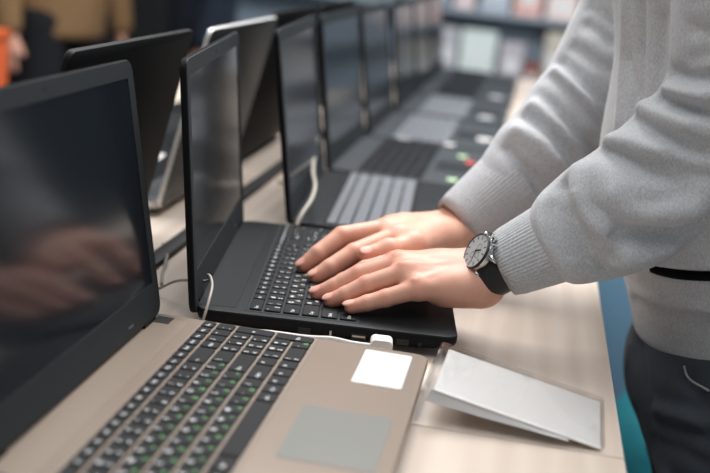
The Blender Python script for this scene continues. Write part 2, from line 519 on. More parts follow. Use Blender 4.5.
laptop('dark laptop with green and red round stickers on its palm rest, mid row', (-.002, .836), R(0), R(9), hx=.01, drop=.008, back=.0105, L=.240, kx=.060, keys='merged', deck=M_haze_grey,
       stickers=[('round_sticker', .205, .045, .017, .026, M_stgreen), ('round_sticker', .222, .235, .017, .026, M_stred), ('round_sticker', .205, .29, .017, .026, M_stgreen)])
laptop('dark laptop with two white round stickers on its near edge, mid row', (.005, 1.232), R(0), R(10), hx=.01, L=.24, kx=.060, keys='merged', deck=M_haze_grey, keym=M_key_sheen,
       stickers=[('round_sticker', .075, .018, .024, .030, M_paper), ('round_sticker', .163, .016, .024, .030, M_paper), ('round_sticker', .225, .14, .03, .05, M_paper)])
laptop('dark laptop fifth beyond the beige one, keys with a painted grey sheen, open screen', (.01, 1.64), R(0), R(9), hx=.01, L=.238, kx=.060, keys='merged', deck=M_haze_grey, keym=M_key_sheen,
       stickers=[('round_sticker', .205, .08, .035, .05, M_stgrey)])
laptop('dark laptop last but one in the front row', (.01, 2.05), R(0), R(9), hx=.01, L=.238, kx=.060, keys='merged', deck=M_haze_grey,
       stickers=[('round_sticker', .21, .12, .04, .06, M_stgrey)])
laptop('dark laptop at the far end of the front row', (.01, 2.46), R(0), R(9), hx=.01, L=.238, kx=.060, keys='merged', deck=M_haze_grey)
# the back row, facing the other way
laptop('black laptop seen from behind, its lid rising past the beige laptop screen', (-.147, .362), R(180), R(11.5), hx=0, drop=.014, back=.0005, L=.236, keys='merged', lidm=M_black2)
laptop('dark grey metal laptop seen from behind, silver edges, a white tag on its keyboard', (-.150, .826), R(180), R(12), hx=0, drop=.014, back=.0005, L=.232, keys='merged', lid_edge=M_silver,
       deck=M_grey_lid, side=M_silver, lidm=M_grey_lid, bezm=M_silver, pad=M_grey_lid)
laptop('black laptop seen from behind, beyond the dark grey metal one', (-.150, 1.215), R(180), R(10), hx=0, drop=.014, back=.0005, L=.236, keys='merged', lidm=M_black2)
laptop('black laptop seen from behind, farthest of the back row', (-.150, 1.64), R(180), R(10), hx=0, drop=.014, back=.0005, L=.236, keys='merged', lidm=M_black2)

# ------------------------------------------------------------------ cables, dongle, price holder
M_cable_w = mat('white_cable', (226, 224, 220), rough=.5, noise=.03)
M_cable_g = mat('warm_grey_cable', (168, 162, 152), rough=.5, noise=.05)
M_race = mat('cable_channel_black', (26, 26, 27), rough=.6, noise=.1)
bm = bmesh.new(); box(bm, -.0935, -.0735, -1.2, 2.9, TOP, TOP+.008, .0015, 2)
tag(fin('cable_channel', bm, M_race, sharp=40), 'long black cable channel lying on the tables between the two rows of laptops', 'cable channel')
def cable(label, pts, r, m, name='cable'):
    c0 = Vector(pts[0]); bm = bmesh.new(); tube(bm, [p-c0 for p in spline(pts, 8)], r, 8)
    return tag(fin(name, bm, m, loc=c0, smooth=True), label, 'cable')
cable('white cable lying in the gap between beige and black laptops', [(0.1975,0.0300,0.9144), (0.1772,0.0260,0.9153), (0.1576,0.0220,0.9178), (0.1336,0.0190,0.9163), (.09,.015,D-.008), (.03,.012,D-.016), (-.012,.014,TOP+.003),(-.035,.05,TOP+.0028),(-.075,.10,TOP+.0028)], .0022, M_cable_w)
cable('grey security cable looping at the hinge of the black laptop being typed on', [(0.0325,0.0160,0.8998), (0.0371,0.0140,0.9220), (0.0374,0.0260,0.9354), (0.0344,0.0450,0.9426), (0.0288,0.0600,0.9468), (0.0240,0.0660,0.9476), (0.0212,0.0750,0.9386), (-.02,.115,D-.002), (-.05,.13,TOP+.003), (-.074,.16,TOP+.003)], .0014, M_cable_g)
cable('grey cable running past the hinge of the dark laptop beyond the typing hands', [(0.0433,0.4050,0.9264), (0.0466,0.4200,0.9392), (0.0510,0.4500,0.9522), (0.0457,0.5000,0.9607), (0.0236,0.6000,0.9596), (-0.0002,0.7300,0.9604), (-0.0051,0.7600,0.9816), (-.02,.78,D-.01), (-.06,.77,TOP+.003)], .0028, M_cable_g)
cable('thin pale cable on the table between the two rows, left of the black laptop', [(-0.1034,0.3300,0.8998), (-0.0805,0.2700,0.9015), (-.070,.24,TOP+.011), (-.062,.2,TOP+.002), (-.05,.16,TOP+.002)], .0016, M_cable_g)
cable('white cable curving over the table right of the black laptop screen', [(-.06,.42,TOP+.0025), (-.035,.45,TOP+.0025), (-.01,.435,TOP+.0025), (.012,.40,TOP+.0025)], .0025, M_cable_w)

t = empty('security_plug', (.2035, .036, TOP), R(7.5), 'small white plug stuck in the side port of the black laptop', 'plug')
bm = bmesh.new(); ring = rrect(-.0105, .0105, .0015, .0232, .0045, 4)
loft(bm, [[(p[0]*s, y, p[1]) for p in ring] for y, s in ((-.014, .92), (-.0125, 1), (.0035, 1))])
fin('plug_body', bm, M_cable_w, t, sharp=40)
bm = bmesh.new(); box(bm, -.006, .006, .0035, .0085, .0115, .0155, .0003, 1); fin('connector', bm, M_metal, t)

bm = bmesh.new(); loft(bm, [[(p[0], p[1], z) for p in rrect(-.014, .014, -.028, .028, .003, 3)] for z in (0, .0012)])
o = fin('price_tag', bm, M_paper, loc=(-.246, .717, TOP+.0262)); o.rotation_euler = (0, 0, R(6)); tag(o, 'small white tag lying on the keyboard of the dark grey metal laptop', 'tag')
# clear price holder leaning on its short foot
M_acryl = mat('clear_acrylic', (246, 246, 246), rough=.05, ior=1.49)
def clear(m, tintc=(.97, .97, .97, 1)):
    nt = m.node_tree; out = nt.nodes['Material Output']
    tr = nt.nodes.new('ShaderNodeBsdfTransparent'); tr.inputs[0].default_value = tintc
    gl = nt.nodes.new('ShaderNodeBsdfGlossy'); gl.inputs['Roughness'].default_value = .06
    lf = nt.nodes.new('ShaderNodeLayerWeight'); lf.inputs[0].default_value = .5
    lw = nt.nodes.new('ShaderNodeMath'); lw.operation = 'POWER'; lw.inputs[1].default_value = 3.0
    lg = nt.nodes.new('ShaderNodeMath'); lg.operation = 'MULTIPLY_ADD'; lg.inputs[1].default_value = .45; lg.inputs[2].default_value = .06
    nt.links.new(lf.outputs['Facing'], lw.inputs[0]); nt.links.new(lw.outputs[0], lg.inputs[0]); lw = lg
    mx = nt.nodes.new('ShaderNodeMixShader')
    nt.links.new(lw.outputs[0], mx.inputs[0]); nt.links.new(tr.outputs[0], mx.inputs[1]); nt.links.new(gl.outputs[0], mx.inputs[2])
    nt.links.new(mx.outputs[0], out.inputs['Surface'])
clear(M_acryl)
M_card = mat('white_price_card', (238, 236, 234), rough=.6, noise=.05, nscale=14)
hx0 = Vector((.2600, -.0415, D+.0065)); ux = Vector((.4085-.2600, -.0467+.0415, TOP+.0032-(D+.0065))); ux.normalize()
yv = Vector((.079, .997, 0)).normalized(); nz = ux.cross(yv).normalized(); yv = nz.cross(ux)
LL = .1515; HW = .0585
root = empty('price_holder', (.335, -.043, TOP), 0, 'clear acrylic price holder with a blank white card, leaning on the table in front', 'sign holder')
def HP(u, v, w): return hx0+ux*u+yv*v+nz*w-Vector((.335, -.043, TOP))
def slab(bm, u0, u1, v0, v1, w0, w1, r=.003):
    loft(bm, [[HP(p[0], p[1], w) for p in rrect(u0+i, u1-i, v0+i, v1-i, r, 3)] for w, i in ((w0, .0003), (w0+.0004, 0), (w1-.0004, 0), (w1, .0003))])
bm = bmesh.new(); slab(bm, -.001, LL, -HW, HW, 0, .0024); fin('front_sheet', bm, M_acryl, root, sharp=35)
bm = bmesh.new()
# foot sheet: bend and short leg down to the table
legd = Vector((.2548, -.0415, TOP+.0006))-hx0
ring0 = [(-.0012, .0024), (-.0032, .0010), (-.0028, -.0006), (-.0004, 0.0)]
def foot_pts(v): 
    b = [hx0+ux*a+yv*v+nz*c for a, c in ((.0002, .0024), (-.0022, .0016), (-.0032, -.0004))]
    a = legd.normalized(); th = Vector((.0024, 0, 0))
    return [p-Vector((.335, -.043, TOP)) for p in (b[0], b[1], b[2], hx0+yv*v+legd-th*.5, hx0+yv*v+legd+th*.5, hx0+yv*v+ux*.0004-nz*.0006)]
loft(bm, [foot_pts(v) for v in (-HW, -HW+.0004, HW-.0004, HW)]); fin('foot_sheet', bm, M_acryl, root, sharp=35)
bm = bmesh.new()
loft(bm, [[HP(p[0], p[1], w) for p in rrect(.006, LL-.003, -HW+.003, HW-.007, .001, 2)] for w in (-.0012, -.0003)])
fin('card', bm, M_card, root)
bm = bmesh.new()        # rear leaf of the card, hanging open along the near edge
top_ = [(.004, -.0014), (.05, -.0014), (.10, -.0014), (.122, -.0014)]; bot_ = [(.002, -.0105), (.05, -.0075), (.10, -.0035), (.122, -.0018)]
vr = [[bm.verts.new(HP(u, v, w)) for u, w in row] for row, v in ((top_, -HW+.004), (bot_, -HW-.001), (bot_, -HW-.0004), (top_, -HW+.0046))]
for a, b in zip(vr, vr[1:]+vr[:1]):
    for i in range(3): bm.faces.new((a[i], a[i+1], b[i+1], b[i]))
bm.faces.new([r[0] for r in vr]); bm.faces.new([r[-1] for r in vr][::-1])
fin('rear_card', bm, M_paper, root)

# ------------------------------------------------------------------ the man at the table
M_skin = mat('skin', (214, 158, 136), rough=.48, spec=.4, bump=.35, bscale=420, bdist=.0004, sss=.12)
def skin_tint(m):
    nt = m.node_tree; b = nt.nodes['Principled BSDF']
    at = nt.nodes.new('ShaderNodeAttribute'); at.attribute_name = 'flush'
    n = nt.nodes.new('ShaderNodeTexNoise'); n.inputs['Scale'].default_value = 90; n.inputs['Detail'].default_value = 3
    tc = nt.nodes.new('ShaderNodeTexCoord'); nt.links.new(tc.outputs['Object'], n.inputs['Vector'])
    m0 = nt.nodes.new('ShaderNodeMix'); m0.data_type = 'RGBA'
    m0.inputs[6].default_value = lin((210, 156, 134)); m0.inputs[7].default_value = lin((224, 172, 150))
    nt.links.new(n.outputs['Fac'], m0.inputs[0])
    m1 = nt.nodes.new('ShaderNodeMix'); m1.data_type = 'RGBA'; m1.inputs[7].default_value = lin((216, 128, 108))
    s1 = nt.nodes.new('ShaderNodeSeparateColor'); nt.links.new(at.outputs['Color'], s1.inputs[0])
    nt.links.new(s1.outputs[0], m1.inputs[0]); nt.links.new(m0.outputs[2], m1.inputs[6])
    m2 = nt.nodes.new('ShaderNodeMix'); m2.data_type = 'RGBA'; m2.inputs[7].default_value = lin((228, 172, 155))
    nt.links.new(s1.outputs[1], m2.inputs[0]); nt.links.new(m1.outputs[2], m2.inputs[6])
    nt.links.new(m2.outputs[2], b.inputs['Base Color'])
skin_tint(M_skin)

LH = dict(
  W=(0.2835,0.1480,0.9661),
  index=[(0.1986,0.1570,0.9647), (0.1676,0.1490,0.9534), (0.1467,0.1390,0.9400), (0.1309,0.1350,0.9290)],
  middle=[(0.2045,0.1370,0.9695), (0.1639,0.1260,0.9535), (0.1417,0.1210,0.9387), (0.1256,0.1180,0.9302)],
  ring=[(0.2134,0.1160,0.9668), (0.1755,0.1060,0.9501), (0.1564,0.1010,0.9381), (0.1425,0.0985,0.9309)],
  pinky=[(0.2294,0.0990,0.9573), (0.1974,0.0900,0.9445), (0.1799,0.0855,0.9379), (0.1652,0.0820,0.9325)],
  thumb=[(0.2640,0.1720,0.9623), (0.2298,0.1900,0.9547), (0.2017,0.1830,0.9477), (0.1805,0.1720,0.9408)])
RH = dict(
  W=(0.2402,0.3350,0.9668),
  index=[(0.1870,0.2450,0.9708), (0.1460,0.2050,0.9548), (0.1247,0.1860,0.9396), (0.1120,0.1780,0.9303)],
  middle=[(0.1749,0.2680,0.9719), (0.1263,0.2380,0.9633), (0.1054,0.2160,0.9449), (0.0928,0.2080,0.9320)],
  ring=[(0.1757,0.2900,0.9707), (0.1331,0.2620,0.9578), (0.1234,0.2400,0.9453), (0.1164,0.2280,0.9368)],
  pinky=[(0.1841,0.3080,0.9692), (0.1504,0.2850,0.9563), (0.1364,0.2700,0.9471), (0.1274,0.2600,0.9400)],
  thumb=[(0.2314,0.2950,0.9614), (0.2062,0.2260,0.9667), (0.1830,0.1950,0.9661), (0.1621,0.1800,0.9611)])
LE = (0.5022,0.1300,1.1348); RE = (0.3979,0.4500,1.1722)
LS = (.475, .105, .53+D); RS = (.455, .50, .53+D)
FR = dict(index=(.0112, .0101, .0091, .0077), middle=(.0113, .0102, .0092, .0078), ring=(.0109, .0099, .0089, .0075), pinky=(.0099, .0089, .0080, .0068))

def V3(a): return np.asarray(a, float)
def hand_fn(Hd, elbow, nrm, big=1.0):
    W0 = V3(Hd['W']); el = V3(elbow); nrm = V3(nrm)/np.linalg.norm(nrm)
    ad = (el-W0)/np.linalg.norm(el-W0)
    side = np.cross(ad, nrm); side /= np.linalg.norm(side)
    nr = np.cross(side, ad); nr /= np.linalg.norm(nr)
    Ms = np.stack([ad, side, nr], 1)
    idx0 = V3(Hd['index'][0]); pk0 = V3(Hd['pinky'][0])
    sg = 1 if (idx0-pk0)@side > 0 else -1
    def fn(P):
        # wrist and forearm: flattened ellipse section
        q = (P-W0)@Ms
        def arm(q):
            t = np.clip(q[:, 0]/.26, 0, 1); ry = .0285+.006*np.clip(t*1.6, 0, 1); rz = .0205+.008*np.clip(t*1.6, 0, 1)
            e = np.sqrt((q[:, 1]/ry)**2+(q[:, 2]/rz)**2); d = (e-1)*np.minimum(ry, rz)
            return np.maximum(np.maximum(d, -.006-q[:, 0]), q[:, 0]-.085)
        d = arm(q)
        # metacarpals
        offs = dict(index=.021*sg, middle=.008*sg, ring=-.006*sg, pinky=-.019*sg)
        for f, r0, r1 in (('index', .0135, .0130), ('middle', .0138, .0132), ('ring', .0135, .0128), ('pinky', .0130, .0116)):
            a = W0+side*offs[f]*.85-ad*.004-nr*.002; b = V3(Hd[f][0])-nr*.0015
            d = smin(d, cone(P, a, b, r0*big, r1*big), .016)
        for f, g in (('index', 'middle'), ('middle', 'ring'), ('ring', 'pinky')):
            a = V3(Hd[f][0])*.86+V3(Hd[f][1])*.14; b = V3(Hd[g][0])*.86+V3(Hd[g][1])*.14
            d = smin(d, cone(P, a-nr*.001, b-nr*.001, .0098*big, .0096*big), .006)
        # palm flesh under the metacarpals
        for f, s in (('pinky', .55), ('index', .5)):
            b = V3(Hd[f][0]); c = W0+(b-W0)*s-nr*.010
            d = smin(d, ellip(P, c, (.026, .017, .013)), .014)
        # heel of the hand
        d = smin(d, cone(P, W0-side*.015*sg-nr*.008, V3(Hd['pinky'][0])*.72+W0*.28-nr*.0095, .0165*big, .0140*big), .012)
        # tendons
        for f in ('index', 'middle', 'ring', 'pinky'):
            b = V3(Hd[f][0]); a = W0+(b-W0)*.28
            d = smin(d, cone(P, a+nr*.0125, b+nr*.0112, .0006, .0014), .006)
        th = [V3(p) for p in Hd['thumb']]
        tr = (.0150*big, .0118*big, .0104*big, .0084*big)
        dt = chain(P, th, tr, .008)
        d = smin(d, cone(P, W0+side*.016*sg-nr*.002, th[0], .016, .0155), .016)
        d = smin(d, dt, .013)
        mid = (V3(Hd['index'][0])*.45+W0*.55)
        d = smin(d, cone(P, th[1], mid, .0085, .013), .022)      # web of the thumb
        for f in ('index', 'middle', 'ring', 'pinky'):
            p = [V3(x) for x in Hd[f]]; r = [x*big for x in FR[f]]
            df = chain(P, p, r, .0022)
            df2 = df
            d = smin(d, df2, .0035)
        # nails
        for f in ('index', 'middle', 'ring', 'pinky', 'thumb'):
            c, M, rad = nail(f)
            q2 = (P-c)@M
            pl = ellip(P, c, rad, M)
            d = smin(d, pl, .0008)
        return d
    def nail(f):
        p = [V3(x) for x in Hd[f]]; r = (FR[f][3] if f != 'thumb' else .0084)*big
        dv = p[-1]-p[-2]; dv /= np.linalg.norm(dv)
        up = nr-dv*(nr@dv); up /= np.linalg.norm(up)
        if f == 'thumb':
            up = up*.75+np.array((0, -.55, .35)); up -= dv*(up@dv); up /= np.linalg.norm(up)
        sd = np.cross(dv, up)
        return p[-1]+up*r*.80+dv*.0016, np.stack([dv, sd, up], 1), (.0066*big, r*.70, .0018)
    def tint(P):
        red = np.zeros(len(P)); nl = np.zeros(len(P))
        for f in ('index', 'middle', 'ring', 'pinky', 'thumb'):
            p = [V3(x) for x in Hd[f]]
            red = np.maximum(red, .75*np.exp(-(np.linalg.norm(P-p[-1], axis=1)/.0105)**2))
            j = p[1] if f != 'thumb' else p[2]
            red = np.maximum(red, .42*np.exp(-(np.linalg.norm(P-j-nr*.007, axis=1)/.0075)**2))
            if f != 'thumb': red = np.maximum(red, .35*np.exp(-(np.linalg.norm(P-p[0]-nr*.01, axis=1)/.011)**2))
            c, M, rad = nail(f); q = (P-c)@M
            e = (q[:, 0]/rad[0])**2+(q[:, 1]/rad[1])**2
            nl = np.maximum(nl, ((e < .92) & (q[:, 2] > -.0008))*1.0)
        return red, nl
    return fn, tint, (W0, ad, side, nr)

def bounds(Hd, elbow):
    A = np.array([V3(Hd['W'])]+[V3(p) for f in ('index', 'middle', 'ring', 'pinky', 'thumb') for p in Hd[f]]+[V3(Hd['W'])+(V3(elbow)-V3(Hd['W']))*.6])
    return A.min(0)-.03, A.max(0)+.03

#CLOTH-BEGIN
def torso_raw(P):
    # belly to chest, leaning over the table
    d = ycapsule(P, (.590, .30, -.03+D), (.536, .30, .16+D), .126, .130, 1.38)
    d = smin(d, ycapsule(P, (.536, .30, .16+D), (.495, .30, .40+D), .130, .122, 1.55), .06)
    d = smin(d, ycapsule(P, (.500, .30, .40+D), (.470, .30, .53+D), .110, .085, 1.9), .06)
    return d
LW = (0.2835,0.1480,0.9661); LEb = (0.5012,0.1300,1.1403); LSh = (.475, .105, .53+D)
RW = (0.2402,0.3350,0.9668); REb = (0.3979,0.4500,1.1722); RSh = (.462, .50, .53+D)
def lerp(a, b, t): return tuple(np.asarray(a, float)*(1-t)+np.asarray(b, float)*t)
def lsleeve(P):
    pts = [(0.3691,0.1450,1.0234), (0.3850,0.1450,1.0349), (0.4111,0.1430,1.0532), (0.4593,0.1380,1.1045), LEb]
    r = [.0480, .0550, .0590, .0640, .0680]
    d = chain(P, pts, r, .012)
    return smin(d, cone(P, LEb, LSh, .064, .078), .03)
def rsleeve(P):
    pts = [(0.3078,0.3750,1.0337), (0.3242,0.3870,1.0569), (0.3590,0.4180,1.1102), REb]
    r = [.0480, .0500, .0530, .0580]
    d = chain(P, pts, r, .012)
    return smin(d, cone(P, REb, RSh, .058, .078), .03)
def hoodie_base(P):
    d = smin(torso_raw(P), lsleeve(P), .004)
    return smin(d, rsleeve(P), .006)
def jeans_fn(P):
    d = ycapsule(P, (.581, .30, -.06+D), (.576, .30, .10+D), .123, .105, 1.42)
    for y, s in ((.205, -1), (.395, 1)):
        d = smin(d, chain(P, [(.596-.008*s, y, -.10+D), (.700, y-.004*s, -.43+D), (.79, y+.005*s, .10)], [.114, .082, .066], .03), .05)
        for k in range(5):        # soft cross folds at the hip
            z = -.13-.035*k+D
            d = smin(d, cone(P, (.498+.011*k, y-.07, z-.02), (.500+.011*k, y+.06, z+.012), .007, .009), .014)
    return smax(d, .035-P[:, 2], .01)
#CLOTH-END

# folds: lines lying on the cloth, radius, lift (+ a roll of cloth, - a crease), softness
FOLDS = [
  ([(0.332, 0.1311, 1.0552), (0.3335, 0.1142, 1.0389), (0.3473, 0.1012, 1.017), (0.3646, 0.1029, 0.9973), (0.3759, 0.1184, 0.9819)], 0.0086, 0.0065),
  ([(0.3507, 0.117, 1.0714), (0.353, 0.1027, 1.0549), (0.3608, 0.0942, 1.0403), (0.3742, 0.0902, 1.0256), (0.3946, 0.094, 1.0101)], 0.0082, -0.0298),
  ([(0.3628, 0.0951, 1.052), (0.3772, 0.0879, 1.0363), (0.3981, 0.088, 1.0219)], 0.0110, -0.0144),
  ([(0.3617, 0.123, 1.0876), (0.3641, 0.1007, 1.0686), (0.3768, 0.088, 1.0507), (0.3944, 0.084, 1.0378), (0.4185, 0.0895, 1.0226)], 0.0117, 0.0216),
  ([(0.4013, 0.0839, 1.035), (0.4249, 0.0831, 1.0425), (0.4558, 0.091, 1.0482), (0.4826, 0.0884, 1.0651)], 0.0092, -0.0274),
  ([(0.4, 0.0936, 1.011), (0.43, 0.0931, 1.0216), (0.4566, 0.1015, 1.0333)], 0.0110, 0.0128),
  ([(0.378, 0.1106, 1.0958), (0.3954, 0.0877, 1.0793), (0.4275, 0.0802, 1.0645), (0.4658, 0.0792, 1.0722)], 0.0175, 0.0216),
  ([(0.4305, 0.1115, 1.1922), (0.4425, 0.0856, 1.1906), (0.4585, 0.0699, 1.1932)], 0.0065, -0.0270),
  ([(0.4272, 0.1093, 1.1679), (0.4358, 0.0923, 1.1663), (0.4494, 0.0768, 1.1653), (0.4647, 0.0657, 1.165)], 0.0065, -0.0210),
  ([(0.4089, 0.121, 1.1454), (0.4216, 0.0934, 1.1385), (0.4458, 0.0739, 1.1334), (0.4694, 0.0632, 1.1318)], 0.0071, -0.0193),
  ([(0.3871, 0.1214, 1.1127), (0.4019, 0.0978, 1.1108), (0.4209, 0.0817, 1.1047), (0.4476, 0.0718, 1.1008)], 0.0071, -0.0193),
  ([(0.4246, 0.0814, 1.1146), (0.4497, 0.0706, 1.1087), (0.474, 0.0657, 1.1075)], 0.0080, -0.0115),
  ([(0.4305, 0.1083, 1.1796), (0.4426, 0.0855, 1.1798), (0.4584, 0.0703, 1.1798)], 0.0086, 0.0173),
  ([(0.415, 0.1259, 1.1551), (0.4283, 0.0961, 1.1539), (0.4532, 0.0719, 1.1501)], 0.0093, 0.0173),
  ([(0.39, 0.1284, 1.1198), (0.4063, 0.1005, 1.1242), (0.4322, 0.0788, 1.1216)], 0.0093, 0.0173),
  ([(0.3603, 0.4102, 1.2148), (0.3736, 0.3976, 1.2078), (0.3873, 0.3897, 1.1984)], 0.0065, -0.0145),
  ([(0.3482, 0.4052, 1.1869), (0.3687, 0.3871, 1.178), (0.3916, 0.3813, 1.1687)], 0.0065, -0.0145),
  ([(0.3393, 0.4016, 1.1686), (0.3622, 0.377, 1.1515), (0.3893, 0.374, 1.131)], 0.0071, -0.0175),
  ([(0.328, 0.3931, 1.1503), (0.3493, 0.3702, 1.1378), (0.3751, 0.3646, 1.1175), (0.3932, 0.3738, 1.106)], 0.0065, -0.0161),
  ([(0.3184, 0.3812, 1.1292), (0.3449, 0.3592, 1.113), (0.3711, 0.3605, 1.0908), (0.3926, 0.3842, 1.0762)], 0.0071, -0.0175),
  ([(0.3059, 0.3662, 1.1047), (0.3329, 0.3481, 1.0944), (0.3624, 0.3513, 1.0724)], 0.0065, -0.0161),
  ([(0.2913, 0.3421, 1.0664), (0.3088, 0.3296, 1.0498), (0.3251, 0.3312, 1.0238)], 0.0065, -0.0145),
  ([(0.2981, 0.3538, 1.0889), (0.3225, 0.3395, 1.0803), (0.3481, 0.3398, 1.0606)], 0.0086, 0.0126),
  ([(0.3109, 0.3777, 1.1169), (0.3358, 0.3557, 1.1053), (0.3643, 0.3549, 1.0826)], 0.0077, 0.0107),
  ([(0.3326, 0.3989, 1.1586), (0.3551, 0.3737, 1.1451), (0.3808, 0.3686, 1.1259)], 0.0077, 0.0107),
  ([(0.2627, 0.3582, 1.0327), (0.2698, 0.3457, 1.037), (0.2851, 0.3327, 1.0308), (0.2988, 0.3315, 1.0153), (0.3082, 0.3468, 0.9947)], 0.0086, 0.0054),
  ([(0.3998, 0.1838, 1.2511), (0.4073, 0.196, 1.2048), (0.4128, 0.1887, 1.1565), (0.416, 0.1778, 1.1082)], 0.0056, -0.0096),
  ([(0.3878, 0.225, 1.2456), (0.3965, 0.2373, 1.1905), (0.4009, 0.219, 1.1311)], 0.0102, 0.0072),
  ([(0.449, 0.1698, 1.0006), (0.473, 0.1337, 1.0111), (0.4965, 0.1128, 1.0189)], .0080, .006),
  ([(0.4491, 0.2377, 0.9437), (0.4627, 0.2009, 0.9453), (0.4866, 0.163, 0.9495), (0.5101, 0.1398, 0.956)], 0.0065, -0.0096),
  ([(0.4445, 0.2612, 0.9421), (0.4583, 0.1971, 0.9576), (0.4834, 0.1564, 0.9645), (0.5069, 0.1343, 0.9705)], 0.0086, 0.0072),
  ([(0.4095, 0.0822, 1.0748), (0.433, 0.0778, 1.079), (0.4616, 0.0714, 1.0918)], 0.0080, -0.0072),
  ([(0.3838, 0.0883, 1.0652), (0.4038, 0.0815, 1.0532), (0.4244, 0.0814, 1.0505)], 0.0080, -0.0084),
  ([(0.3809, 0.0956, 1.0076), (0.4006, 0.1035, 0.9987), (0.4239, 0.1037, 1.0062)], 0.0070, -0.0072),
  ([(0.3404, 0.1124, 1.0512), (0.3469, 0.1006, 1.0329), (0.3622, 0.096, 1.0126)], 0.0060, -0.0060),
  ([(0.4426, 0.0822, 1.2079), (0.4495, 0.0737, 1.2129), (0.456, 0.0679, 1.2159)], 0.0080, -0.0084),
  ([(0.4394, 0.0793, 1.2343), (0.4472, 0.0712, 1.2339), (0.4532, 0.067, 1.2313)], 0.0080, -0.0072),
  ([(0.3495, 0.3433, 1.0741), (0.3696, 0.3583, 1.0558)], .007, -.007),
  ([(0.3195, 0.3299, 1.0466), (0.3429, 0.342, 1.0267)], .007, -.007),
  ([(0.3612, 0.4199, 1.233), (0.3731, 0.4067, 1.2279), (0.3864, 0.3975, 1.2208)], .008, -.007),
  ([(0.4195, 0.1545, 1.2374), (0.4247, 0.1655, 1.1898), (0.425, 0.1634, 1.1413)], .008, -.005),
  ([(0.401, 0.219, 1.1924), (0.4083, 0.2001, 1.1648), (0.4086, 0.1958, 1.1249)], .007, -.004),
]
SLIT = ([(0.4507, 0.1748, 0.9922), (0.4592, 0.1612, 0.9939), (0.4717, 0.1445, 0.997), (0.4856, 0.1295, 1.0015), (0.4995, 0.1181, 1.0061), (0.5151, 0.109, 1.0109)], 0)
def polyfold(P, pts, g):
    """distance to a polyline along the cloth (depth into the cloth counts little)"""
    best = None
    for a, b in zip(pts[:-1], pts[1:]):
        ab = b-a; t = np.clip(((P-a)@ab)/(ab@ab+1e-12), 0, 1)
        v = P-a-t[:, None]*ab
        e = np.sqrt(np.maximum((v*v).sum(1)-.88*(v@g)**2, 0))
        best = e if best is None else np.minimum(best, e)
    return best
def fold_all(P, d, base, folds):
    for pts, w, lift in folds:
        pts = [V3(p) for p in pts]
        lo = np.min(pts, 0)-.04; hi = np.max(pts, 0)+.04
        m = np.all((P > lo) & (P < hi), axis=1)
        if not m.any() or len(pts) < 2: continue
        c = pts[len(pts)//2]; e = np.eye(3)*.003
        g = np.array([base((c+e[i])[None])[0]-base((c-e[i])[None])[0] for i in range(3)]); g /= np.linalg.norm(g)
        q = polyfold(P[m], pts, g)/w
        near = np.linalg.norm(P[m]-c, axis=1) < .12
        d[m] -= lift*np.exp(-q**1.25)*near*np.clip(1-np.abs((P[m]-c)@g)/.06, 0, 1)
    return d
def hoodie_fn(P):
    d = fold_all(P, hoodie_base(P), hoodie_base, FOLDS)
    # gap between the upper layer and the waistband
    sp = [V3(p) for p in SLIT[0]]
    d = smax(d, -chain(P, sp, [.002]+[.0068]*(len(sp)-1)), .004)
    # open hem
    d = smax(d, (-.036+D)-(P[:, 2]-.28*(P[:, 0]-.467)), .012)
    return d

M_hoodie = mat('grey_marl_fleece', (164, 166, 169), rough=.95, spec=.15, sheen=.25)
def fleece(m):
    nt = m.node_tree; b = nt.nodes['Principled BSDF']
    tc = nt.nodes.new('ShaderNodeTexCoord')
    n = nt.nodes.new('ShaderNodeTexNoise'); n.inputs['Scale'].default_value = 700; n.inputs['Detail'].default_value = 3
    mp = nt.nodes.new('ShaderNodeMapping'); mp.inputs['Scale'].default_value = (1, 1, .45)
    nt.links.new(tc.outputs['Object'], mp.inputs[0]); nt.links.new(mp.outputs[0], n.inputs['Vector'])
    cr = nt.nodes.new('ShaderNodeValToRGB')
    cr.color_ramp.elements[0].position = .3; cr.color_ramp.elements[0].color = lin((172, 174, 178))
    cr.color_ramp.elements[1].position = .7; cr.color_ramp.elements[1].color = lin((204, 205, 207))
    nt.links.new(n.outputs['Fac'], cr.inputs[0]); nt.links.new(cr.outputs[0], b.inputs['Base Color'])
    n2 = nt.nodes.new('ShaderNodeTexNoise'); n2.inputs['Scale'].default_value = 38; n2.inputs['Detail'].default_value = 5
    nt.links.new(tc.outputs['Object'], n2.inputs['Vector'])
    ad = nt.nodes.new('ShaderNodeMath'); ad.operation = 'MULTIPLY_ADD'; ad.inputs[1].default_value = .12
    nt.links.new(n.outputs['Fac'], ad.inputs[0]); nt.links.new(n2.outputs['Fac'], ad.inputs[2])
    bp = nt.nodes.new('ShaderNodeBump'); bp.inputs['Strength'].default_value = .45; bp.inputs['Distance'].default_value = .003
    nt.links.new(ad.outputs[0], bp.inputs['Height']); nt.links.new(bp.outputs[0], b.inputs['Normal'])
fleece(M_hoodie)
M_denim = mat('black_denim', (66, 71, 78), rough=.9, spec=.2, bump=.5, bscale=600, noise=.25, nscale=500, sheen=.1)
M_hair = mat('brown_hair', (48, 36, 28), rough=.6, bump=.6, bscale=220, stretch=(1, 1, .2))
M_shoe = mat('black_shoe', (28, 28, 30), rough=.5, bump=.1)
M_lips = mat('eye_white', (230, 228, 224), rough=.2, noise=.02)

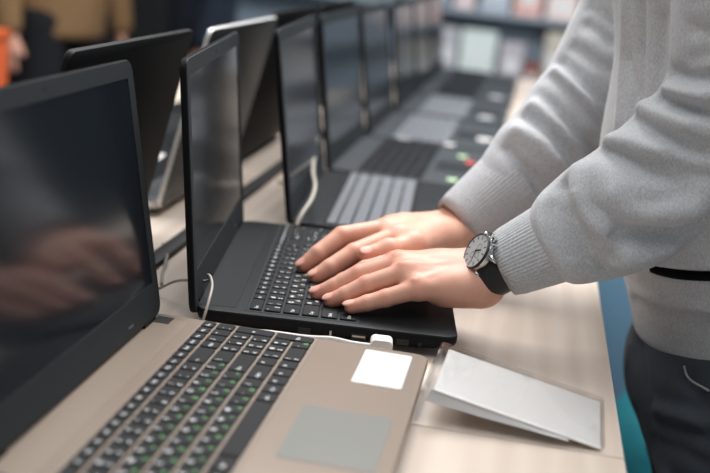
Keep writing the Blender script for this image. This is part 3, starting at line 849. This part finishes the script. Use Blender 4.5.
PB = (.73, .30, 0)
def shift(v): return np.asarray(v)-np.array(PB)
HEADC = np.array((.375, .30, .755+D))
def body_fn(P):
    d = ycapsule(P, (.583, .30, -.03+D), (.497, .30, .40+D), .090, .100, 1.40)
    d = smin(d, ycapsule(P, (.50, .30, .40+D), (.472, .30, .52+D), .09, .07, 2.0), .05)
    d = smin(d, cone(P, (.462, .30, .54+D), (.395, .30, .69+D), .062, .055), .04)
    for y, s in ((.20, -1), (.40, 1)):
        d = smin(d, chain(P, [(.588, y, -.08+D), (.694, y-.005*s, -.45+D), (.785, y+.005*s, .09)], [.078, .056, .040], .03), .05)
        d = smin(d, cone(P, (.80, y, .045), (.65, y, .03), .036, .028), .03)
    for S, E, Wp in ((LSh, LEb, (0.4111,0.1430,1.0532)), (RSh, REb, (0.3472,0.4080,1.0931))):
        d = smin(d, chain(P, [S, E, Wp], [.046, .026, .018], .015), .02)
        Wr = LW if S is LSh else RW
        d = smin(d, cone(P, Wp, lerp(Wr, Wp, .45), .018, .021), .01)
    return d
def head_fn(P):
    c = HEADC
    d = ellip(P, c, (.098, .077, .118))
    d = smin(d, ellip(P, c+np.array((-.028, 0, -.062)), (.064, .058, .062)), .04)
    d = smin(d, cone(P, c+np.array((.03, 0, -.08)), (.43, .30, .60+D), .056, .058), .03)
    d = smin(d, cone(P, c+np.array((-.097, 0, .012)), c+np.array((-.118, 0, -.032)), .008, .014), .012)      # nose
    for s in (-1, 1):
        d = smax(d, -ellip(P, c+np.array((-.098, .032*s, .010)), (.018, .017, .011)), .012)
        d = smin(d, ellip(P, c+np.array((-.082, .032*s, .008)), (.013, .0135, .012)), .004)                  # eyeballs under lids
        d = smin(d, ellip(P, c+np.array((.012, .080*s, -.008)), (.020, .009, .032)), .008)                   # ears
    d = smin(d, ellip(P, c+np.array((-.091, 0, -.064)), (.010, .024, .006)), .006)                           # lips
    d = smin(d, ellip(P, c+np.array((-.089, 0, -.075)), (.010, .019, .006)), .006)
    d = smax(d, -cone(P, c+np.array((-.101, -.022, -.0695)), c+np.array((-.101, .022, -.0695)), .0022, .0022), .003)
    return d
def hair_fn(P):
    c = HEADC
    d = ellip(P, c+np.array((.012, 0, .022)), (.104, .086, .114))
    d = smax(d, -ellip(P, c+np.array((-.10, 0, -.05)), (.095, .10, .115)), .015)
    return smax(d, (c[2]-.06)-P[:, 2]-.3*(P[:, 0]-c[0]), .02)
def shoe_fn(y):
    def fn(P):
        d = cone(P, (.815, y, .048), (.65, y, .036), .044, .037)
        d = smin(d, cone(P, (.805, y, .06), (.80, y, .10), .044, .042), .03)
        return smax(d, .002-P[:, 2], .008)
    return fn

def person_body():
    parts = []
    v, q = sdf_mesh(body_fn, (.25, -.02, 0), (.88, .65, 1.66), .012); parts.append((v, q, np.zeros(len(v)), np.zeros(len(v))))
    v, q = sdf_mesh(head_fn, HEADC-np.array((.15, .11, .20)), HEADC+np.array((.13, .11, .14)), .0045); parts.append((v, q, np.zeros(len(v)), np.zeros(len(v))))
    frames = []
    for Hd, E, nrm, big in ((LH, LE, (-.35, -.42, .85), 1.0), (RH, RE, (-.30, -.30, .9), 1.06)):
        fn, tint, fr = hand_fn(Hd, E, nrm, big); lo, hi = bounds(Hd, E)
        v, q = sdf_mesh(fn, lo, hi, .0012); r, n = tint(v); parts.append((v, q, r, n)); frames.append(fr)
    off = 0; vs, qs, rs, ns = [], [], [], []
    for v, q, r, n in parts:
        vs.append(v); qs.append(q+off); rs.append(r); ns.append(n); off += len(v)
    me = np_mesh('person', shift(np.concatenate(vs)), np.concatenate(qs))
    a = me.attributes.new('flush', 'FLOAT_COLOR', 'POINT')
    r = np.concatenate(rs); n = np.concatenate(ns)
    a.data.foreach_set('color', np.stack([r, n, r*0, r*0+1], 1).astype(np.float32).ravel())
    return me, frames
me, (LF, RF) = person_body()
man = link('person', me, M_skin, loc=PB)
tag(man, 'person in a grey hoodie and black jeans typing with both hands on the black laptop', 'person')
def sdf_part(name, fn, lo, hi, h, m, parent, origin):
    v, q = sdf_mesh(fn, lo, hi, h)
    return link(name, np_mesh(name, v-np.array(origin), q), m, parent)
hood = sdf_part('hoodie', hoodie_fn, (.24, -.03, -.08+D), (.78, .66, .66+D), .0034, M_hoodie, man, PB)
JFOLDS = [
  ([(0.4612, 0.277, 0.8869), (0.4653, 0.2399, 0.8718), (0.4724, 0.2013, 0.8434)], 0.0080, -0.0128),
  ([(0.4595, 0.2847, 0.8735), (0.4604, 0.271, 0.8486), (0.4679, 0.2345, 0.8278)], 0.0080, 0.0080),
  ([(0.4754, 0.1913, 0.8521), (0.4955, 0.1512, 0.8618), (0.5212, 0.1252, 0.8719)], 0.0070, -0.0096),
  ([(0.4772, 0.1897, 0.8283), (0.4962, 0.147, 0.8375), (0.5243, 0.116, 0.8422)], 0.0080, -0.0112),
  ([(0.4841, 0.1817, 0.8078), (0.5064, 0.1359, 0.8177), (0.5296, 0.1136, 0.8164)], 0.0080, -0.0096),
  ([(0.4784, 0.1827, 0.8425), (0.4977, 0.1457, 0.8513), (0.5213, 0.1203, 0.8568)], 0.0090, 0.0080),
  ([(0.5055, 0.1504, 0.8897), (0.5155, 0.1326, 0.8765), (0.5254, 0.1163, 0.8528)], 0.0080, -0.0080),
]
def jeans_folded(P): return fold_all(P, jeans_fn(P), jeans_fn, JFOLDS)
jeans = sdf_part('jeans', jeans_folded, (.40, .02, 0), (.90, .58, .10+D), .005, M_denim, man, PB)
sdf_part('hair', hair_fn, HEADC-.14, HEADC+.16, .006, M_hair, man, PB)
for y in (.20, .40): sdf_part('shoe', shoe_fn(y), (.59, y-.07, -.01), (.88, y+.07, .16), .006, M_shoe, man, PB)

M_slit = mat('black_slit_tube', (16, 16, 18), rough=.95, spec=.1, noise=.1, nscale=300)
bm = bmesh.new(); tube(bm, [shift(p)+np.array((.002, .004, -.001)) for p in spline(SLIT[0], 6)], [.001]+[.0048]*(6*(len(SLIT[0])-1)), 8); fin('slit_tube', bm, M_slit, hood, smooth=True)  # black tube added along the slit so the gap reads black
# ribbed cuffs
def cuff(frame, a0, a1, r0, r1, E, ribs, name='cuff'):
    W0, ad, side, nr = frame
    bm = bmesh.new(); rings = []; n = ribs*4; K = 7
    prof = [(a0+.004, r0-.006)]+[(a0+(a1-a0)*k/K, r0+(r1-r0)*k/K+(-.0015 if k == 0 else 0)) for k in range(K+1)]
    for a, r in prof:
        ring = []
        for i in range(n):
            t = 2*math.pi*i/n; rr = r+.0005*math.cos(ribs*t)
            p = W0+ad*a+side*math.cos(t)*rr*1.05+nr*math.sin(t)*rr*.93
            ring.append(shift(p))
        rings.append(ring)
    loft(bm, rings, cap=False)
    return fin(name, bm, M_hoodie, hood, smooth=True)
def frame_to(a, b, ref):
    a, b = V3(a), V3(b); ad = (b-a)/np.linalg.norm(b-a); nr = ref-ad*(ref@ad); nr /= np.linalg.norm(nr)
    return a, ad, np.cross(ad, nr), nr
cuff(frame_to((0.3048,0.1470,0.9802), (0.3691,0.1450,1.0234), LF[3]), 0, .070, .0345, .0440, LE, 64)
cuff(frame_to((0.2452,0.3380,0.9717), (0.3078,0.3750,1.0337), RF[3]), 0, .085, .0355, .0450, RE, 60)

# pocket edge stitched on the jeans
# (thread lies on the cloth: pushed out to the surface)
M_thread = mat('grey_thread', (150, 152, 155), rough=.8, noise=.1)
def on_surface(fn, p, n=25):
    p = V3(p)
    for _ in range(n):
        e = np.eye(3)*.003; s = fn(p[None])[0]
        g = np.array([fn((p+e[i])[None])[0]-fn((p-e[i])[None])[0] for i in range(3)]); p = p-g/np.linalg.norm(g)*s
    return p
ST = ([(0.4994, 0.164, 0.8989), (0.5027, 0.1553, 0.8918), (0.5081, 0.1469, 0.8892), (0.516, 0.1378, 0.8885), (0.5221, 0.1315, 0.8876)], 0)
bm = bmesh.new(); tube(bm, [shift(p) for p in spline(ST[0], 6)], .0013, 6); fin('pocket_stitching', bm, M_thread, jeans, smooth=True)
# wristwatch on the left wrist
W0, ad, side, nr = LF
M_dial = mat('silver_dial', (182, 184, 184), rough=.35, noise=.03)
M_glass = mat('watch_glass', (250, 250, 250), rough=.02, trans=1.0, noise=.002)
M_strap = mat('black_leather_strap', (26, 26, 27), rough=.5, bump=.3, bscale=500)
M_chrome = mat('polished_steel', (205, 205, 205), rough=.16, metal=1, noise=.02)
M_hand = mat('dark_watch_mark', (40, 42, 45), rough=.4, noise=.02)
fd = np.array((-.60, -.50, .63)); fd -= ad*(fd@ad); fd /= np.linalg.norm(fd)      # where the face looks
tn = np.cross(ad, fd)
WC = W0+ad*.0155
cy_, cz_ = .0300, .0222
FD0, AD0 = fd.copy(), ad.copy()
def ring_pt(t, off, a):
    """point round the wrist; t = 0 at the face"""
    dirv = FD0*math.cos(t)+tn*math.sin(t)
    y = dirv@side; z = dirv@nr
    r = 1/math.sqrt((y/cy_)**2+(z/cz_)**2)
    return WC+AD0*a+dirv*(r+off)
R0 = 1/math.sqrt(((fd@side)/cy_)**2+((fd@nr)/cz_)**2)
FC = WC+fd*(R0+.0012)
_a = R(20); fd, ad = fd*math.cos(_a)-ad*math.sin(_a), ad*math.cos(_a)+fd*math.sin(_a)      # the case tips towards the hand
watch = empty('wristwatch', tuple(FC), 0, 'round steel wristwatch with a silver dial and black strap on the left wrist', 'watch')
def WL(p): return Vector(tuple(np.asarray(p)-FC))
fdv = Vector(fd); adv = Vector(ad); tnv = Vector(tn)
def disc(bm, prof, n=40, cap=True):
    loft(bm, [[adv*r*math.cos(2*math.pi*k/n)+tnv*r*math.sin(2*math.pi*k/n)+fdv*z for k in range(n)] for r, z in prof], cap)
bm = bmesh.new(); disc(bm, [(.0150, -.0035), (.0185, -.0015), (.0195, .001), (.0195, .0052), (.0190, .0062), (.0182, .0066)])
case = fin('case', bm, M_chrome, watch, sharp=35)
bm = bmesh.new(); disc(bm, [(.0195, .0062), (.0196, .0076), (.0182, .0086), (.0174, .0080), (.0174, .0060)], cap=False); fin('bezel_ring', bm, M_hand, watch, sharp=40)
bm = bmesh.new(); disc(bm, [(.0172, .0066), (.0172, .0080)]); dial = fin('dial', bm, M_dial, watch)
bm = bmesh.new()
for k in range(12):
    a = 2*math.pi*k/12; u = adv*math.cos(a)+tnv*math.sin(a); s = fdv.cross(u)
    c = u*.0143+fdv*.0081
    q = [c+u*.002+s*.0006, c-u*.002+s*.0006, c-u*.002-s*.0006, c+u*.002-s*.0006]
    bm.faces.new([bm.verts.new(p) for p in q])
for (a, L_, w_) in ((.7, .009, .0008), (2.5, .0125, .0006)):
    u = adv*math.cos(a)+tnv*math.sin(a); s = fdv.cross(u); c = fdv*.0082
    bm.faces.new([bm.verts.new(p) for p in (c+u*L_+s*w_, c-u*.002+s*w_, c-u*.002-s*w_, c+u*L_-s*w_)])
for cx, cy in ((.006, .0), (-.006, .0), (0, .0065)):
    c = adv*cx+tnv*cy+fdv*.0081; ring = []
    for rr in (.0034, .0029): ring.append([bm.verts.new(c+adv*rr*math.cos(2*math.pi*k/16)+tnv*rr*math.sin(2*math.pi*k/16)) for k in range(16)])
    for k in range(16): bm.faces.new((ring[0][k], ring[0][(k+1) % 16], ring[1][(k+1) % 16], ring[1][k]))
fin('dial_marks', bm, M_hand, dial)
for sg2, aa in ((1, 0), (1, .42), (1, -.42)):
    bm = bmesh.new(); u = adv*math.cos(aa)+tnv*math.sin(aa); cyl(bm, u*.0213+fdv*.002, u, .0026 if aa == 0 else .0019, .004, 14)
    fin('crown' if aa == 0 else 'pusher', bm, M_chrome, case, sharp=40)
for st in (-1, 1):
    for sa in (-1, 1):
        bm = bmesh.new(); tube(bm, [tnv*st*.0150+adv*sa*.0118+fdv*.002, tnv*st*.0195+adv*sa*.0118+fdv*.001, tnv*st*.0228+adv*sa*.0116-fdv*.0035], [.0026, .0024, .0018], 8)
        fin('lug', bm, M_chrome, case, smooth=True)
bm = bmesh.new(); rings = []; N = 40
t0 = .62
for i in range(N+1):
    t = t0+(2*math.pi-2*t0)*i/N
    rings.append([WL(ring_pt(t, o, a)) for o, a in ((.0006, -.0110), (.0030, -.0105), (.0036, -.007), (.0036, .007), (.0030, .0105), (.0006, .0110))])
loft(bm, rings); strap = fin('strap', bm, M_strap, watch, sharp=35)
for tt in (-1.75, -1.45):
    bm = bmesh.new(); rr_ = []
    for k in range(6):
        t = tt+(k-2.5)*.028
        rr_.append([WL(ring_pt(t, o, a)) for o, a in ((.0036, -.0122), (.0052, -.0117), (.0052, .0117), (.0036, .0122))])
    loft(bm, rr_); fin('strap_loop', bm, M_strap, strap)

# ------------------------------------------------------------------ the store behind
M_shelf = mat('slate_blue_shelf_metal', (126, 140, 152), rough=.6, noise=.06, nscale=20)
M_board = mat('pale_shelf_board', (150, 160, 168), rough=.5, noise=.05, nscale=20)
M_dark = mat('dark_cabinet', (20, 21, 24), rough=.6, noise=.1)
def shelving(label, x0, x1, y0, y1, zs, h, m, mb):
    t = empty('shelving_unit', ((x0+x1)/2, (y0+y1)/2, 0), 0, label, 'shelf')
    hx_, hy = (x1-x0)/2, (y1-y0)/2
    bm = bmesh.new(); box(bm, -hx_, hx_, hy-.02, hy, 0, h, .003, 1); fin('back_panel', bm, m, t)
    for s in (-1, 1):
        bm = bmesh.new(); box(bm, s*(hx_-.0125)-.0125, s*(hx_-.0125)+.0125, -hy, hy-.0205, 0, h, .003, 1); fin('side_panel', bm, m, t)
    for z in zs:
        bm = bmesh.new(); box(bm, -hx_+.026, hx_-.026, -hy, hy-.021, z-.025, z, .003, 1); fin('shelf_board', bm, mb, t)
    return t
S1, S2 = (0.1378,5.5000,0.6415)[2], (0.0872,5.5000,1.0049)[2]
shelving('long slate blue shelving unit with pale boards along the back wall', -1.62, 1.9, 5.49, 5.70, (.12, S1-.34, S1, S2, S2+.36), 2.0, M_shelf, M_board)
# things on the shelves: left and right edge, top, colour, kind, how it looks
M_lab = mat('pale_box_label', (214, 216, 216), rough=.6, noise=.05)
def boxed(u0, u1, top, col, what, base, where, group, xs):
    x0, x1 = xs
    h = top; m = mat('carton_'+what.replace(' ', '_'), col, rough=.6, noise=.12, nscale=12)
    t = empty('product_box', ((x0+x1)/2, 5.582, base), 0, what+where, 'box', group)
    w = (x1-x0)/2
    bm = bmesh.new(); box(bm, -w, w, -.085, .085, 0, h, .004, 1); fin('carton', bm, m, t)
    bm = bmesh.new(); box(bm, -w*.55, w*.55, -.0865, -.0845, h*.3, h*.6, 0, 1); fin('box_label', bm, M_lab, t)
    bm = bmesh.new(); box(bm, -w*.98, w*.98, -.084, .084, h, h+.004, .001, 1); fin('carton_lid', bm, m, t)
boxed(405, 418, (-0.3694,5.5000,0.8274)[2]-S1, (98, 112, 126), 'slate blue boxed item', S1, ' on the lower shelf of the slate blue unit', 'boxes on the lower shelf', ((-0.4149,5.5000,0.9080)[0], (-0.3447,5.5000,0.9164)[0]))
boxed(421, 434, (-0.2923,5.5000,0.9119)[2]-S1, (120, 134, 146), 'tall pale blue box', S1, ' on the lower shelf of the slate blue unit', 'boxes on the lower shelf', ((-0.3286,5.5000,0.9183)[0], (-0.2587,5.5000,0.9266)[0]))
boxed(437, 461, (-0.1730,5.5000,0.8941)[2]-S1, (172, 172, 178), 'light grey box', S1, ' on the lower shelf of the slate blue unit', 'boxes on the lower shelf', ((-0.2427,5.5000,0.9285)[0], (-0.1144,5.5000,0.9438)[0]))
boxed(464, 500, (0.0057,5.5000,0.8942)[2]-S1, (206, 216, 212), 'wide pale white-green box', S1, ' on the lower shelf of the slate blue unit', 'boxes on the lower shelf', ((-0.0985,5.5000,0.9457)[0], (0.0923,5.5000,0.9685)[0]))
boxed(505, 529, (0.1996,5.5000,0.8538)[2]-S1, (178, 172, 178), 'mauve grey box', S1, ' on the lower shelf of the slate blue unit', 'boxes on the lower shelf', ((0.1186,5.5000,0.9716)[0], (0.2446,5.5000,0.9866)[0]))
boxed(532, 546, (0.3321,5.5000,0.7524)[2]-S1, (140, 74, 60), 'small rust red box', S1, ' on the lower shelf of the slate blue unit', 'boxes on the lower shelf', ((0.2603,5.5000,0.9885)[0], (0.3334,5.5000,0.9972)[0]))
boxed(549, 572, (0.4198,5.5000,0.9337)[2]-S1, (186, 178, 166), 'beige box', S1, ' on the lower shelf of the slate blue unit', 'boxes on the lower shelf', ((0.3490,5.5000,0.9991)[0], (0.4685,5.5000,1.0133)[0]))
boxed(576, 598, (0.5701,5.5000,0.8673)[2]-S1, (96, 108, 120), 'dark slate box', S1, ' on the lower shelf of the slate blue unit', 'boxes on the lower shelf', ((0.4892,5.5000,1.0158)[0], (0.6026,5.5000,1.0293)[0]))
boxed(226, 240, 0.16, (150, 110, 100), 'dull red box', S2, ' on the upper shelf of the slate blue unit', 'boxes on the upper shelf', ((-1.4051,5.5000,0.7900)[0], (-1.3260,5.5000,0.7994)[0]))
boxed(244, 260, 0.31, (196, 196, 196), 'white box', S2, ' on the upper shelf of the slate blue unit', 'boxes on the upper shelf', ((-1.3034,5.5000,0.8021)[0], (-1.2134,5.5000,0.8128)[0]))
boxed(264, 286, 0.26, (206, 172, 160), 'pinkish beige box', S2, ' on the upper shelf of the slate blue unit', 'boxes on the upper shelf', ((-1.1910,5.5000,0.8155)[0], (-1.0680,5.5000,0.8302)[0]))
boxed(290, 308, 0.21, (140, 148, 156), 'blue grey box', S2, ' on the upper shelf of the slate blue unit', 'boxes on the upper shelf', ((-1.0457,5.5000,0.8328)[0], (-0.9457,5.5000,0.8447)[0]))
boxed(318, 345, 0.16, (120, 130, 140), 'wide slate box', S2, ' on the upper shelf of the slate blue unit', 'boxes on the upper shelf', ((-0.8904,5.5000,0.8513)[0], (-0.7417,5.5000,0.8691)[0]))
boxed(350, 372, 0.31, (150, 158, 166), 'pale grey blue box', S2, ' on the upper shelf of the slate blue unit', 'boxes on the upper shelf', ((-0.7142,5.5000,0.8723)[0], (-0.5940,5.5000,0.8867)[0]))
boxed(376, 395, 0.26, (96, 106, 116), 'dark grey blue box', S2, ' on the upper shelf of the slate blue unit', 'boxes on the upper shelf', ((-0.5722,5.5000,0.8893)[0], (-0.4690,5.5000,0.9016)[0]))
boxed(402, 424, 0.21, (160, 168, 176), 'light slate box', S2, ' on the upper shelf of the slate blue unit', 'boxes on the upper shelf', ((-0.4311,5.5000,0.9061)[0], (-0.3125,5.5000,0.9202)[0]))
boxed(430, 448, 0.16, (126, 138, 150), 'mid blue grey box', S2, ' on the upper shelf of the slate blue unit', 'boxes on the upper shelf', ((-0.2802,5.5000,0.9241)[0], (-0.1838,5.5000,0.9355)[0]))
boxed(452, 472, 0.31, (214, 196, 198), 'pale pink box', S2, ' on the upper shelf of the slate blue unit', 'boxes on the upper shelf', ((-0.1624,5.5000,0.9381)[0], (-0.0559,5.5000,0.9508)[0]))
boxed(478, 508, 0.26, (170, 178, 190), 'lavender grey box', S2, ' on the upper shelf of the slate blue unit', 'boxes on the upper shelf', ((-0.0241,5.5000,0.9546)[0], (0.1344,5.5000,0.9735)[0]))
boxed(512, 540, 0.21, (214, 168, 160), 'salmon pink box', S2, ' on the upper shelf of the slate blue unit', 'boxes on the upper shelf', ((0.1554,5.5000,0.9760)[0], (0.3021,5.5000,0.9935)[0]))
boxed(545, 576, 0.16, (224, 204, 200), 'wide blush box', S2, ' on the upper shelf of the slate blue unit', 'boxes on the upper shelf', ((0.3282,5.5000,0.9966)[0], (0.4892,5.5000,1.0158)[0]))
boxed(582, 604, 0.31, (70, 78, 86), 'charcoal box', S2, ' on the upper shelf of the slate blue unit', 'boxes on the upper shelf', ((0.5202,5.5000,1.0195)[0], (0.6335,5.5000,1.0330)[0]))

# dark cabinet at the left
t = empty('dark_cabinet', (-3.2, 5.6, 0), 0, 'tall black cabinet at the back on the left behind the two shoppers', 'cabinet')
bm = bmesh.new(); box(bm, -1.5, 1.5, -.25, .25, .08, 2.0, .004, 1); fin('body', bm, M_dark, t)
for k in range(4):
    bm = bmesh.new(); box(bm, -1.49+.745*k+.004, -1.49+.745*(k+1)-.004, -.27, -.2505, .1, 1.98, .003, 1); dr = fin('door', bm, M_dark, t)
    bm = bmesh.new(); box(bm, -1.49+.745*k+.06, -1.49+.745*k+.08, -.29, -.2705, .95, 1.15, .003, 1); fin('handle', bm, M_steel, dr)
bm = bmesh.new(); box(bm, -1.46, 1.46, -.21, .22, 0, .0795, 0, 1); fin('plinth', bm, M_dark, t)

# orange bin
xr, zt = (-1.0669,1.9000,0.8827)[0], (-1.0699,1.9000,0.9568)[2]
M_or = mat('orange_plastic', (204, 92, 44), rough=.4, bump=.1, bscale=200)
t = empty('display_stand', (xr-.24, 1.95, 0), 0, 'orange display stand with a dark hand hole, left of the tables', 'display stand')
bm = bmesh.new(); box(bm, -.24, .24, -.05, .05, 0, zt-.03, .01, 2); fin('body', bm, M_or, t, sharp=40)
bm = bmesh.new(); box(bm, -.242, .242, -.052, .052, zt-.03, zt, .006, 2); fin('rim', bm, M_or, t, sharp=40)
bm = bmesh.new(); loft(bm, [[(p[0], y, p[1]) for p in rrect(.17, .228, zt-.16, zt-.06, .025, 4)] for y in (-.0495, -.0515)]); fin('hand_hole', bm, M_port, t)

# blue and teal things on the floor beyond the table edge
M_blue = mat('blue_plastic', (112, 150, 176), rough=.45, bump=.1, bscale=60)
t = empty('blue_storage_box', (.86, 2.45, 0), 0, 'blue storage box on the floor beyond the table edge, behind the person', 'box')
bm = bmesh.new(); box(bm, -.36, .36, -.25, .25, 0, .66, .012, 2); fin('body', bm, M_blue, t, sharp=40)
bm = bmesh.new(); box(bm, -.37, .37, -.26, .26, .6605, .70, .008, 2); fin('lid', bm, M_blue, t, sharp=40)
M_teal = mat('teal_fabric', (14, 104, 116), rough=.85, bump=.6, bscale=14, bdist=.01, noise=.2, nscale=10)
TB = (0.6511,1.4500,0.4061)
def pouf(P):
    d = ellip(P, (.86, 1.5, .22), (.30, .28, .26))
    d = smin(d, ellip(P, (.84, 1.5, TB[2]-.12), (.22, .20, .12)), .12)
    for k in range(4): d = smax(d, -cone(P, (.60+.03*k, 1.22+.02*k, .10+.12*k), (.86+.02*k, 1.18+.03*k, .16+.12*k), .012, .018), .02)
    return smax(d, .002-P[:, 2], .02)
v, q = sdf_mesh(pouf, (.5, 1.15, -.05), (1.22, 1.84, .75), .015)
o = link('beanbag', np_mesh('beanbag', v-np.array((.86, 1.5, 0)), q), M_teal, loc=(.86, 1.5, 0)); tag(o, 'teal fabric beanbag on the floor between the table edge and the black jeans', 'beanbag')
bm = bmesh.new(); xw, zw = (0.6313,2.0000,0.2496)[0], (0.6313,2.0000,0.2496)[2]

# shoppers
def shopper(x, y, yaw, label, top, legs, hairc, coat):
    O = np.array((0, 0, 0.))
    def body(P):
        d = ycapsule(P, (0, 0, 1.02), (0, 0, 1.36), .095, .10, 1.6)
        d = smin(d, cone(P, (0, 0, 1.44), (-.02, 0, 1.55), .055, .052), .04)
        d = smin(d, ellip(P, (-.03, 0, 1.64), (.095, .075, .115)), .03)
        d = smin(d, cone(P, (-.125, 0, 1.645), (-.14, 0, 1.615), .008, .012), .012)
        for s in (-1, 1):
            d = smin(d, chain(P, [(0, .10*s, .92), (.005, .10*s, .50), (.02, .10*s, .08)], [.085, .06, .042], .03), .04)
            d = smin(d, cone(P, (.04, .10*s, .045), (-.12, .11*s, .03), .04, .03), .03)
            d = smin(d, chain(P, [(0, .21*s, 1.38), (.02, .26*s, 1.10), (-.03, .27*s, .86)], [.05, .042, .03], .02), .03)
            for k in range(4): d = smin(d, chain(P, [(-.03, .27*s, .86), (-.035+.018*(k-1.5), .272*s, .785), (-.045+.016*(k-1.5), .262*s, .72)], [.016, .010, .008], .006), .01)
            d = smin(d, cone(P, (-.04, .26*s, .85), (-.085, .25*s, .775), .013, .010), .012)
            d = smin(d, ellip(P, (-.02, .076*s, 1.63), (.02, .01, .03)), .006)
        return d
    def jacket(P):
        d = ycapsule(P, (0, 0, .86), (0, 0, 1.36), .128, .125, 1.5)
        for s in (-1, 1):
            d = smin(d, chain(P, [(0, .20*s, 1.39), (.02, .262*s, 1.10), (-.028, .272*s, .875)], [.075, .062, .048], .03), .03)
        d = smax(d, .83-P[:, 2], .012)
        return smax(d, P[:, 2]-1.50, .02)
    def trousers(P):
        d = ycapsule(P, (0, 0, .92), (0, 0, 1.0), .112, .110, 1.5)
        for s in (-1, 1): d = smin(d, chain(P, [(0, .10*s, .88), (.005, .102*s, .50), (.02, .102*s, .09)], [.10, .078, .065], .03), .04)
        return smax(d, .03-P[:, 2], .01)
    def hair(P):
        d = ellip(P, (-.018, 0, 1.665), (.103, .085, .108)); d = smax(d, -ellip(P, (-.13, 0, 1.60), (.09, .10, .10)), .01)
        return smax(d, 1.58-P[:, 2], .02)
    v, q = sdf_mesh(body, (-.2, -.36, -.02), (.2, .36, 1.80), .011)
    o = link('person', np_mesh('person', v, q), M_skin, loc=(x, y, 0)); o.rotation_euler = (0, 0, yaw); tag(o, label, 'person', None)
    for nm, fn, lo, hi, m in ((coat, jacket, (-.22, -.40, .78), (.22, .40, 1.55), top), ('trousers', trousers, (-.2, -.32, 0), (.2, .32, 1.14), legs), ('hair', hair, (-.16, -.13, 1.5), (.14, .13, 1.82), hairc)):
        v, q = sdf_mesh(fn, lo, hi, .013); link(nm, np_mesh(nm, v, q), m, o)
    for s in (-1, 1):
        sf = lambda P: smax(cone(P, (.045, .10*s, .048), (-.12, .11*s, .036), .050, .042), .002-P[:, 2], .008)
        v, q = sdf_mesh(sf, (-.19, .1*s-.08, -.02), (.12, .1*s+.09, .12), .010); link('shoe', np_mesh('shoe', v, q), M_shoe, o)
M_tan = mat('tan_jacket_cloth', (134, 104, 72), rough=.85, bump=.4, bscale=120)
M_navy = mat('navy_coat_cloth', (26, 36, 52), rough=.85, bump=.4, bscale=120)
M_dtr = mat('dark_trouser_cloth', (24, 26, 31), rough=.9, bump=.4, bscale=200)
shopper((-1.4165,3.2000,0.8876)[0], 3.2, R(155), 'person in a tan jacket and dark trousers standing far behind on the left', M_tan, M_dtr, M_hair, 'jacket')
shopper((-0.9710,3.5000,0.9278)[0], 3.5, R(25), 'person in a dark navy coat and dark trousers standing behind the laptop lids', M_navy, M_dtr, M_hair, 'coat')

# ------------------------------------------------------------------ light
def area(name, loc, sx, sy, power, col=(1, 1, 1), aim=None):
    l = bpy.data.lights.new(name, 'AREA'); l.shape = 'RECTANGLE'; l.size = sx; l.size_y = sy; l.energy = power; l.color = col
    o = bpy.data.objects.new(name, l); C.objects.link(o); o.location = loc
    if aim is not None: o.rotation_euler = (Vector(aim)-Vector(loc)).to_track_quat('-Z', 'Y').to_euler()
    return o
area('unseen_overhead_lamp', (.35, 1.5, 3.0), 1.6, 1.6, 125, (1, .985, .97), (.25, .5, .9))
area('unseen_overhead_lamp', (2.2, .3, 3.0), 1.2, 2.4, 28, (1, .98, .96))  # unseen side lamp, serves as fill
area('unseen_overhead_lamp', (-1.2, .2, 3.0), 1.2, 2.4, 35, (1, .98, .96))
area('unseen_overhead_lamp', (.2, -1.2, 3.0), 1.8, 1.2, 12, (1, .98, .96))  # unseen fill lamp added to brighten the sides facing the camera
area('unseen_overhead_lamp', (.4, 3.5, 2.4), 3, .8, 72, (.95, .98, 1), (.3, 5.6, .95))  # unseen lamp added below the others to brighten the shelves
w = bpy.data.worlds.new('store_ambient'); bpy.context.scene.world = w; w.use_nodes = True
w.node_tree.nodes['Background'].inputs[0].default_value = (.84, .92, 1.0, 1)
w.node_tree.nodes['Background'].inputs[1].default_value = .27
